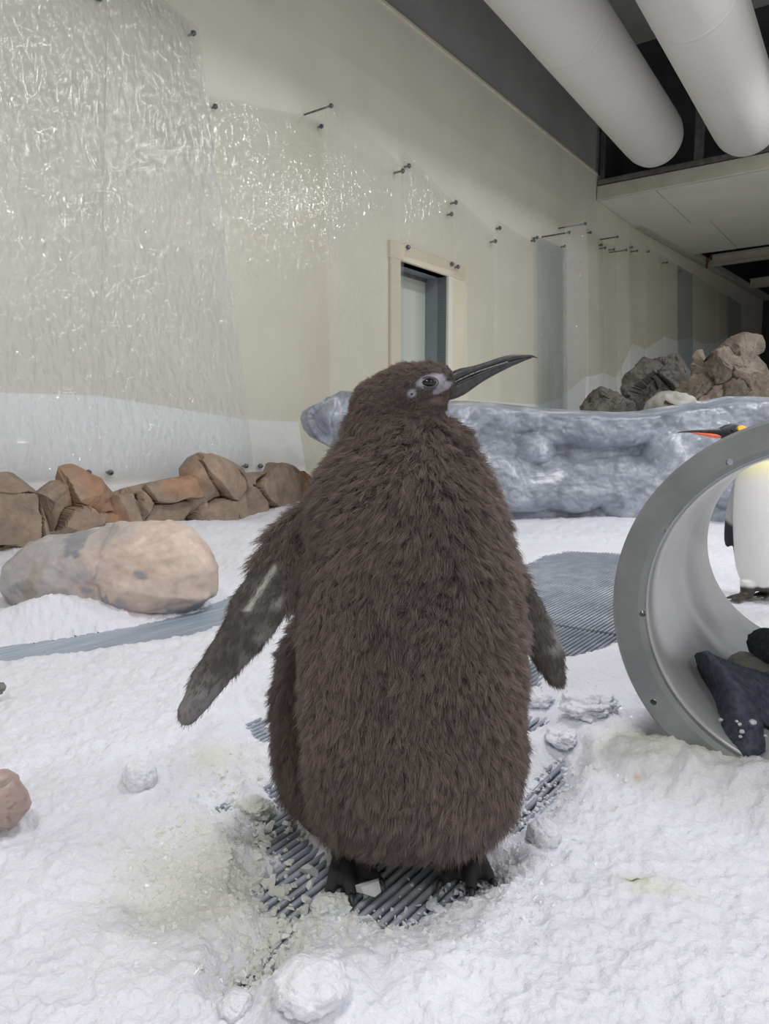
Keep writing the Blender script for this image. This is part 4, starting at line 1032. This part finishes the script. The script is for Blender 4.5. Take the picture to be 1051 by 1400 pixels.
# bolt holes drilled through the flange
me = fl.data; dv = []
HA = [(911, 728), (878, 840), (997, 632), (893, 960)]
for hx_, hy_ in HA:
    p = onplane(hx_, hy_, ringC - ringA * .012, -ringA); dv.append(tube(p - ringA * .03, p + ringA * .06, .0072, 16))
for k in range(7):
    t = math.radians(-60 + 27 * k); p = ringC + (ringX * math.cos(t) + UP * math.sin(t)) * (RO + RI) / 2; dv.append(tube(p - ringA * .03, p + ringA * .06, .0072, 16))
cv, cf = join(*dv); cme = bpy.data.meshes.new('cut'); cme.from_pydata([tuple(Vector(v) - parent_world(hoop)) for v in cv], [], cf); cme.update()
cob = bpy.data.objects.new('cut', cme); COL.objects.link(cob); cob.location = hoop.location
bm_ = fl.modifiers.new('holes', 'BOOLEAN'); bm_.operation = 'DIFFERENCE'; bm_.object = cob; bm_.solver = 'EXACT'
dg = bpy.context.evaluated_depsgraph_get(); dg.update()
nm_ = bpy.data.meshes.new_from_object(fl.evaluated_get(dg)); fl.modifiers.clear(); fl.data = nm_; bpy.data.objects.remove(cob); bpy.data.meshes.remove(cme)
if not len(fl.data.materials): fl.data.materials.append(M['hoop'])
TL = 1.12
tb = mk('tunnel_wall', *revolve([(RI - .0005, .0165), (RI - .006, .03), (RI - .010, .10), (RI - .014, .5), (RI - .012, TL), (RI - .002, TL + .004), (RI + .006, TL - .01), (RI + .006, .5), (RI + .008, .021)], 144), M['liner'], hoop, True)

# ---- dark towels bundled inside the hoop
def ontube(px, py, lift=0.0):
    """where the sight line meets the inside of the tunnel"""
    r = ray(px, py); o = CAM - ringC
    a = np.array([r @ ringX, r[2]]); b = np.array([o @ ringX, o[2]]); R_ = RI - .014 - lift
    A_ = a @ a; B_ = 2 * a @ b; C_ = b @ b - R_ * R_; disc = max(B_ * B_ - 4 * A_ * C_, 0)
    return CAM + r * ((-B_ + math.sqrt(disc)) / (2 * A_))
def cloth(name, rows, label, thick=.010, seed=3, m=46, nacross=40):
    """rows of control points (world) -> smooth terry surface with thickness"""
    R = [smoothrows(np.array(r), nacross) for r in rows]; G = np.array(R)
    cols = [smoothrows(G[:, k], m) for k in range(nacross)]; G = np.stack(cols, 1)
    V = G.reshape(-1, 3); Fc = grid_faces(nacross, m); N = vnormals(V, Fc)
    d = .0022 * fbm(V * 150, 2, seed) + .003 * fbm(V * 30, 2, seed + 4)
    A_ = V + N * (thick / 2 + d)[:, None]; B_ = V - N * (thick / 2 - d)[:, None]; n = len(V)
    F2 = Fc + [tuple(i + n for i in f[::-1]) for f in Fc]
    for j in range(m - 1):
        F2 += [(j * nacross, (j + 1) * nacross, n + (j + 1) * nacross, n + j * nacross), (j * nacross + nacross - 1, n + j * nacross + nacross - 1, n + (j + 1) * nacross + nacross - 1, (j + 1) * nacross + nacross - 1)]
    for i in range(nacross - 1):
        F2 += [(i, n + i, n + i + 1, i + 1), ((m - 1) * nacross + i, (m - 1) * nacross + i + 1, n + (m - 1) * nacross + i + 1, n + (m - 1) * nacross + i)]
    return np.r_[A_, B_], F2
def L(px, py, l):                                   # sight line meets the plane l metres into the tunnel
    return onplane(px, py, ringC + ringA * l, -ringA)
tw = empty('towel', (*L(1000, 1010, .15)[:2], 0), 'dark navy terry towel draped inside the front of the grey hoop', 'towel')
V1, F1 = cloth('t', [[L(951, 897, .26), L(955, 892, .22), L(962, 891, .17), L(969, 895, .17), L(975, 902, .20)],
                     [L(957, 915, .26), L(962, 913, .20), L(978, 910, .14), L(990, 915, .13), L(997, 922, .17)],
                     [L(968, 945, .25), L(979, 943, .18), L(993, 938, .11), L(1008, 938, .10), L(1019, 945, .14)],
                     [L(979, 978, .22), L(983, 976, .14), L(1000, 968, .08), L(1020, 966, .07), L(1034, 972, .11)],
                     [L(983, 1003, .18), L(984, 1002, .09), L(1002, 1000, .05), L(1024, 998, .04), L(1041, 998, .08)],
                     [L(984, 1026, .14), L(985, 1028, .07), L(1003, 1034, .03), L(1026, 1034, .02), L(1043, 1028, .06)]], '')
mk('towel_flap', V1, F1, M['towel'], tw, True)
V2, F2 = cloth('t', [[L(966, 893, .24), L(975, 903, .26), L(985, 925, .24), L(1000, 955, .20)],
                     [L(990, 904, .32), L(998, 915, .28), L(1010, 935, .24), L(1022, 965, .20)],
                     [L(1020, 915, .38), L(1026, 930, .30), L(1034, 955, .25), L(1040, 985, .20)],
                     [L(1050, 925, .42), L(1055, 942, .32), L(1060, 970, .26), L(1064, 1000, .20)],
                     [L(1090, 940, .45), L(1095, 955, .34), L(1100, 985, .26), L(1104, 1020, .20)]], '', seed=8)
mk('towel_fold', V2, F2, M['towel'], tw, True)
tw2 = empty('towel', (*L(1060, 900, .6)[:2], 0), 'crumpled dark towel bundle deeper in the grey hoop', 'towel')
pc = L(1062, 888, .55); mm = pxm(pc[1], pc[2])
Vb, Fb = ellipsoid(pc, (30 * mm, 0, 0), (0, .10, .0), (0, 0, 26 * mm), 60, 40); Vb = np.array(Vb)
Vb = Vb + (Vb - pc) * (.28 * fbm(Vb * 14, 3, 4) + .05 * fbm(Vb * 90, 2, 6))[:, None]
mk('bundle', Vb, Fb, M['towel'], tw2, True)
def clump(name, c, r, label, cat, group=None, seed=1, mat=None, col=(.80, .81, .88), rough=.22, sub=5, squash=.8):
    bm = bmesh.new(); bmesh.ops.create_icosphere(bm, subdivisions=sub, radius=1.0)
    V = np.array([v.co[:] for v in bm.verts]); Fc = [[v.index for v in f.verts] for f in bm.faces]; bm.free()
    k = 1 + rough * fbm(V * 1.6 + seed, 3, seed) + rough * .45 * fbm(V * 5 + seed, 3, seed + 3) + .05 * fbm(V * 14, 2, seed + 5)
    V = V * k[:, None] * np.asarray(r) * np.array([1, 1, squash]) + np.asarray(c)
    o = mk(name, V, Fc, mat or M['snow'], None, True, np.tile(np.asarray(col), (len(V), 1)))
    return tag(o, label, cat, group)
pc = L(1014, 905, .52); clump('snow_lump', pc + [.02, 0, -.01], (.055, .05, .04), 'greyish snow lump between the two towels in the hoop', 'snow lump', None, 3, None, (.50, .51, .47))
# crumbs of snow stuck on the towel
tc = []
for x, y, r in ((1029, 987, .0075), (1011, 990, .0045), (1014, 1000, .006), (1012, 1007, .004), (1007, 986, .0035), (985, 984, .005), (987, 1001, .006), (1046, 1006, .004)):
    l = .03 if 990 < x < 1040 else .07
    p = L(x, y, l - .006); clump('snow_crumb', p, (r,) * 3, 'tiny snow crumb stuck to the navy towel', 'snow crumb', 'snow crumbs on the towel', int(x), None, (.62, .64, .68), .3, 2)

# ================================================================== adult penguin behind the hoop
def adult():
    Y = 3.25; m = pxm(Y, .45); parts = []
    foot = atY(1040, 818, Y)
    z0 = foot[2]
    X = lambda px, py, dy=0.: atY(px, py, Y + dy)
    T = [(1030, 625, 17, .045), (1036, 642, 27, .075), (1040, 665, 34, .095), (1042, 700, 38, .11), (1044, 735, 40, .115), (1046, 770, 39, .11), (1046, 792, 33, .095), (1044, 806, 22, .06)]
    rr = [ell_ring(X(a, b), np.array([c * m, 0, 0]), (0, d, 0), 32) for a, b, c, d in smoothrows(T, 24)]
    parts.append(loft(rr))
    N_ = [(1030, 632, 20, .052), (1026, 618, 17, .046), (1019, 606, 16.5, .042), (1010, 597, 16, .038), (1000, 592, 13.5, .033), (990, 591.5, 10, .026), (983, 592, 7, .018), (978, 592.5, 4.5, .012)]
    S = smoothrows(N_, 20); P3 = np.array([X(a, b) for a, b, _, _ in S]); rr = []
    for k in range(len(S)):
        tg = unit(P3[min(k + 1, len(S) - 1)] - P3[max(k - 1, 0)]); nn = unit(np.cross([0, -1, 0], tg)); rr.append(ell_ring(P3[k], nn * S[k][2] * m, np.array([0, 1., 0]) * S[k][3], 24))
    parts.append(loft(rr))
    def flip(rows, th=.012):
        S = smoothrows(rows, 16); P3 = np.array([X(a, b, dy) for a, b, _, dy in S]); rr = []
        for k in range(len(S)):
            tg = unit(P3[min(k + 1, len(S) - 1)] - P3[max(k - 1, 0)]); sd = unit(np.cross(tg, [0, -1, 0])); nn = np.cross(sd, tg); hw = S[k][2] * m
            rr.append(ell_ring(P3[k], sd * hw, nn * min(th, hw * .8), 16))
        parts.append(loft(rr)); return P3
    FA = flip([(1016, 652, 9, .03), (1008, 672, 10, .05), (1001, 700, 9.5, .06), (997, 725, 8, .06), (995, 742, 5, .06), (995, 748, 2.5, .06)])
    FB = flip([(1072, 660, 9, .02), (1082, 690, 10, .03), (1088, 720, 9, .03), (1090, 745, 6, .03), (1090, 755, 3, .03)])
    for fx, d in ((1022, -.03), (1056, .02)):
        p = X(fx, 800, d); g_ = ground(p[0], p[1]); 
        parts.append(loft([ell_ring(np.array([p[0], p[1], z_]), (r, 0, 0), (0, r, 0), 12) for z_, r in ((z0 + .09, .035), (z0 + .05, .032), (z0 + .02, .028), (z0 + .006, .022))]))
        for a_ in (-.6, -.1, .4):
            v = np.array([-math.cos(a_), -.45 + math.sin(a_) * .7, 0]); v /= np.linalg.norm(v); q = np.array([p[0], p[1], z0 + .014])
            sd = np.cross(v, UP); parts.append(loft([ell_ring(q + v * f * .11 + UP * zz, sd * r, UP * r * .7, 10) for f, zz, r in ((0, .010, .016), (.5, .008, .013), (.9, .0, .010), (1.0, -.003, .004))]))
    # short tail
    parts.append(loft([ell_ring(X(1072, 785, .06) + np.array([.05, .03, -.05]) * f, (.03 * (1 - .6 * f), 0, 0), (0, .012, 0), 10) for f in (0, .5, 1, 1.3)]))
    V, Fc = join(*parts); co, faces = remesh(V, Fc, .007, 4, .5)
    N = vnormals(co, faces)
    r = co - CAM; d = r[:, 1] * cp - r[:, 2] * sp; px = CX + F * r[:, 0] / d; py = CY - F * (r[:, 1] * sp + r[:, 2] * cp) / d
    C = np.tile([.80, .80, .79], (len(co), 1))
    cx_ = np.interp(co[:, 2], (z0, .8), (X(1044, 806)[0], X(1030, 625)[0]))
    back = sstep(.02, .06, (co[:, 1] - Y) * .8 + (co[:, 0] - cx_) * .75 + .012)
    C = cmix_rows(C, (.84, .80, .42), sstep(668, 632, py) * .85)
    C = cmix_rows(C, (.13, .15, .18), back)
    hm = sstep(634, 626, py + (px - 1020) * .05) ; C = cmix_rows(C, (.012, .012, .014), hm)
    patch = sstep(1.15, .85, np.hypot((px - 1017) / 9.0, (py - 587 - (px - 1017) * .25) / 5.0)); C = cmix_rows(C, (.95, .50, .02), patch * hm)
    dA_ = np.min(np.linalg.norm(co[:, None] - FA[None], axis=2), 1); onf = sstep(.045, .036, dA_) * (px < 1011)
    C = cmix_rows(C, (.42, .42, .44), onf); C = cmix_rows(C, (.016, .018, .024), onf * sstep(712, 720, py + (px - 998) * -.8))
    C = cmix_rows(C, (.05, .04, .035), sstep(z0 + .075, z0 + .06, co[:, 2] + .01 * fbm(co * 30, 2, 3)))
    root = empty('penguin', (X(1042, 810)[0], Y, z0), 'adult penguin with orange bill stripe and yellow ear patch behind the hoop', 'penguin')
    t_ = NT('sleek_feathers'); M['sleek'] = t_.done(t_.bsdf(t_.attr(), 0.5, t_.bump(t_.noise(120, 4), 0.2, .003)))
    mk('body', co, faces, M['sleek'], root, True, C)
    t_ = NT('orange_bill_plate'); M['orange'] = t_.done(t_.bsdf((.80, .19, .09), 0.35))
    def bill(rows, name, mat, w_):
        S = smoothrows(rows, 16); P3 = np.array([X(a, b) for a, b, _ in S]); rr = []
        for k in range(len(S)):
            tg = unit(P3[min(k + 1, len(S) - 1)] - P3[max(k - 1, 0)]); nn = unit(np.cross([0, -1, 0], tg)); rr.append(ell_ring(P3[k], nn * S[k][2] * m, np.array([0, 1., 0]) * S[k][2] * m * w_, 14))
        return mk(name, *loft(rr), mat, root, True)
    bill([(985, 589.5, 4.0), (972, 589.5, 3.0), (958, 589.4, 2.2), (943, 589.8, 1.6), (932, 590.6, 1.0), (926, 591.6, .4)], 'upper_bill', M['bill'], 1.3)
    bill([(984, 596.5, 2.6), (974, 595.6, 3.1), (963, 594.0, 2.4), (952, 592.4, 1.5), (944, 591.4, .7)], 'lower_bill_stripe', M['orange'], 1.6)
    mk('eye', *ellipsoid(X(1001, 588, -.030), (.006, 0, 0), (0, .005, 0), (0, 0, .005), 12, 8), M['eye'], root, True)
    return z0
print('adult ground', adult())

# second penguin resting low behind the rock wall
def resting():
    Y = 7.3; m = pxm(Y, 1.0); parts = []
    T = [(878, 572, 8, .05), (886, 562, 16, .12), (900, 555, 22, .18), (915, 553, 24, .2), (932, 556, 22, .17), (948, 560, 16, .12), (956, 566, 8, .05)]
    S = smoothrows(T, 22); P3 = np.array([atY(a, b, Y) for a, b, _, _ in S])
    parts.append(loft([ell_ring(P3[k], UP * S[k][2] * .85 * m, (0, S[k][3], 0), 24) for k in range(len(S))]))
    parts.append(ellipsoid(atY(911, 553, Y - .08), (15 * m, 0, 0), (0, .09, 0), (0, 0, 12 * m)))
    parts.append(ellipsoid(atY(915, 590, Y), (32 * m, 0, 0), (0, .2, 0), (0, 0, 30 * m)))
    V, Fc = join(*parts); co, faces = remesh(V, Fc, .018, 5, .5); co = co + vnormals(co, faces) * (.035 * fbm(co * 7, 3, 12))[:, None]
    C = cmix((.24, .24, .21), (.42, .40, .36), sstep(.35, .65, fbm(co * 5, 3, 2) * .5 + .5))
    root = empty('resting_penguin', (atY(915, 590, Y)[0], Y, .55), 'pale grey penguin resting behind the rock wall with bill tucked low', 'penguin')
    mk('body', co, faces, M['sleek'], root, True, C)
    p0, p1 = atY(908, 549, Y - .19), atY(924, 555, Y - .22)
    mk('upper_bill', *tube(p0, p1, .016, 10, .004), M['bill'], root, True); mk('lower_bill_stripe', *tube(p0 * .5 + p1 * .5 - UP * .016, p1 + (p1 - p0) * .1 - UP * .012, .010, 10, .005), M['orange'], root, True)
resting()

# ================================================================== loose snowballs, chunks and ice chips
def drop(px, py, r, seed, label, group=None, col=(.80, .81, .88), sq=.8, name='snow_chunk', rough=.2):
    p = atZ(px, py, .02); g_ = ground(p[0], p[1])
    return clump(name, (p[0], p[1], g_ + r * sq * .35), (r, r, r), label, 'snow chunk', group, seed, None, col, rough, 5, sq)
drop(742, 1158, .032, 4, 'round snowball beside the mat, right of the chick foot', None, (.80, .81, .88), .9, 'snowball')
drop(424, 1402, .050, 9, 'large snowball in front of the slatted mat', None, (.82, .82, .89), .55, 'snowball', .2)
drop(735, 958, .046, 15, 'snow chunk below the tip of the small flipper', None, (.82, .83, .9), .6, 'snow_chunk', .4)
drop(192, 1086, .036, 22, 'tall snow lump on the snow beside the yellowish slush', None, (.82, .83, .9), 1.0)
drop(320, 1352, .016, 31, 'small snow nugget at the left end of the slatted mat')
drop(322, 1396, .022, 35, 'rough snow nugget touching the large snowball')
drop(452, 1240, .030, 41, 'icy snow clump at the claws of the chick', None, (.70, .72, .70), .7, 'snow_chunk', .35)
drop(805, 1000, .066, 47, 'broken snow block left of the grey hoop', None, (.82, .83, .9), .5, 'snow_chunk', .45)
drop(768, 1018, .040, 53, 'smaller snow block beside the broken snow block', None, (.82, .83, .9), .5, 'snow_chunk', .45)
drop(350, 1105, .034, 59, 'greyish ice lump on the mat below the long flipper', None, (.68, .70, .66), .6, 'snow_chunk', .4)

def chip_mesh(r_, flat):
    n = r_.integers(5, 8); a = np.sort(r_.random(n) * 2 * math.pi); rad = .6 + .4 * r_.random(n)
    top = np.c_[np.cos(a) * rad * .8, np.sin(a) * rad * .8, np.full(n, flat * (.5 + .3 * r_.random()))] + r_.normal(size=(n, 3)) * [.05, .05, flat * .2]
    bot = np.c_[np.cos(a) * rad, np.sin(a) * rad, np.full(n, -flat * .5)] + r_.normal(size=(n, 3)) * [.05, .05, flat * .2]
    V = np.r_[top, bot]; Fc = [tuple(range(n)), tuple(range(2 * n - 1, n - 1, -1))] + [(k, n + k, n + (k + 1) % n, (k + 1) % n) for k in range(n)]
    return V, Fc
rc = np.random.default_rng(12)
protos = []
for k in range(10):
    V, Fc = chip_mesh(rc, .35 + .3 * rc.random())
    for mk_ in ('ice', 'ice_white', 'ice_yellow'):
        me = bpy.data.meshes.new('ice_chip'); me.from_pydata(V.tolist(), [], Fc); finish(me, M[mk_], False, None); protos.append((mk_, me))
byk = {k: [m for kk, m in protos if kk == k] for k in ('ice', 'ice_white', 'ice_yellow')}
def chip(px, py, s, kind, label, group, tilt=.35):
    p = atZ(px, py, .01); g_ = ground(p[0], p[1])
    o = bpy.data.objects.new('ice_chip', byk[kind][rc.integers(len(byk[kind]))]); COL.objects.link(o)
    o.location = (p[0], p[1], g_ + s * .25); o.scale = (s, s * (.7 + .4 * rc.random()), s); o.rotation_euler = tuple(rc.normal(size=2) * tilt) + (rc.random() * 6.28,)
    return tag(o, label, 'ice chip', group)
big = chip(508, 1228, .030, 'ice', 'largest clear ice piece standing between the chick feet', None, .1); big.rotation_euler = (1.15, .2, .3); big.location.z = .026
chip(422, 1187, .022, 'ice', 'clear ice piece on the bars beside the chick left toes', None); chip(367, 1187, .017, 'ice', 'pointed ice piece lying on bare bars', None)
chip(589, 1232, .016, 'ice', 'flat ice piece on the shaded bars under the chick', None)
def scatter(n, poly, s0, s1, kind, label, group):
    poly = np.array(poly, float); lo, hi = poly.min(0), poly.max(0); k = 0
    while k < n:
        q = lo + rc.random(2) * (hi - lo)
        if poly_sd(q[None], poly)[0] < 0:
            chip(q[0], q[1], s0 + (s1 - s0) * rc.random() ** 2, kind, label, group); k += 1
scatter(75, [(330, 1130), (400, 1110), (420, 1170), (450, 1230), (520, 1260), (420, 1290), (390, 1330), (310, 1370), (290, 1340), (350, 1260), (330, 1200)], .006, .019, 'ice_yellow', 'greyish ice chip scattered on the mat left of the feet', 'ice chips left of the feet')
scatter(70, [(540, 1275), (600, 1240), (660, 1222), (720, 1150), (760, 1170), (720, 1230), (650, 1270), (560, 1300)], .006, .017, 'ice_white', 'white ice chip scattered right of the chick feet', 'ice chips right of the feet')
scatter(45, [(400, 1250), (480, 1240), (540, 1270), (530, 1300), (430, 1310)], .006, .019, 'ice', 'clear ice chip heaped in front of the feet', 'ice chips in front of the feet')
scatter(45, [(700, 1120), (775, 1040), (810, 1060), (790, 1110), (730, 1140)], .005, .014, 'ice_white', 'white ice chip around the bars right of the chick', 'ice chips at the right bars')
# crushed ice too fine to count
def crumbs(n, spots, s0, s1, mat, seed, label):
    r_ = np.random.default_rng(seed); V = []; Fc = []; base = [chip_mesh(r_, .4 + .3 * r_.random()) for _ in range(12)]
    sp_ = np.array([s[:2] for s in spots], float); sg = np.array([s[2:4] for s in spots], float); wt = np.array([s[4] for s in spots], float); wt /= wt.sum()
    ch = r_.choice(len(spots), n, p=wt); q = sp_[ch] + r_.normal(size=(n, 2)) * sg[ch]
    pts = np.array([atZ(a, b, .015) for a, b in q]); P2 = pts[:, :2]; sd = hole_sd(P2); g_ = np.where(sd < 0, 0, snow_height(P2) * (.12 + .88 * sstep(-.008, 1.0, sd / (.05 * np.clip(P2[:, 1] / 1.4, 1, 9) ** 1.7)))) 
    keep = r_.random(n) < np.where(sd < -.02, .25, 1.0)
    off = 0; vs_ = []
    for k in np.where(keep)[0]:
        v, f = base[r_.integers(12)]; s = s0 + (s1 - s0) * r_.random() ** 2.5
        R_ = np.array(Matrix.Rotation(r_.random() * 6.28, 3, 'Z') @ Matrix.Rotation(r_.normal() * .5, 3, 'X') @ Matrix.Rotation(r_.normal() * .5, 3, 'Y'))
        vs_.append((v * s) @ R_.T + np.array([P2[k, 0], P2[k, 1], g_[k] + s * .15])); Fc += [tuple(i + off for i in ff) for ff in f]; off += len(v)
    o = mk('crushed_ice', np.concatenate(vs_), Fc, mat); tag(o, label, 'crushed ice', None, 'stuff')
crumbs(3800, [(300, 1190, 55, 55, 3), (235, 1210, 45, 40, 1.5), (340, 1320, 35, 45, 1.5), (330, 1110, 40, 30, 1), (440, 1275, 60, 25, 2)], .003, .0105, M['ice_yellow'], 4, 'yellowish crushed ice slush left of the chick')
crumbs(3800, [(690, 1200, 45, 40, 3), (640, 1270, 70, 30, 2), (780, 1110, 40, 40, 1.5), (540, 1310, 80, 25, 1.2), (790, 1000, 50, 50, 1), (320, 1040, 60, 30, .6), (280, 1370, 60, 30, .8)], .003, .010, M['ice_white'], 5, 'white crushed ice spread around the right foot')
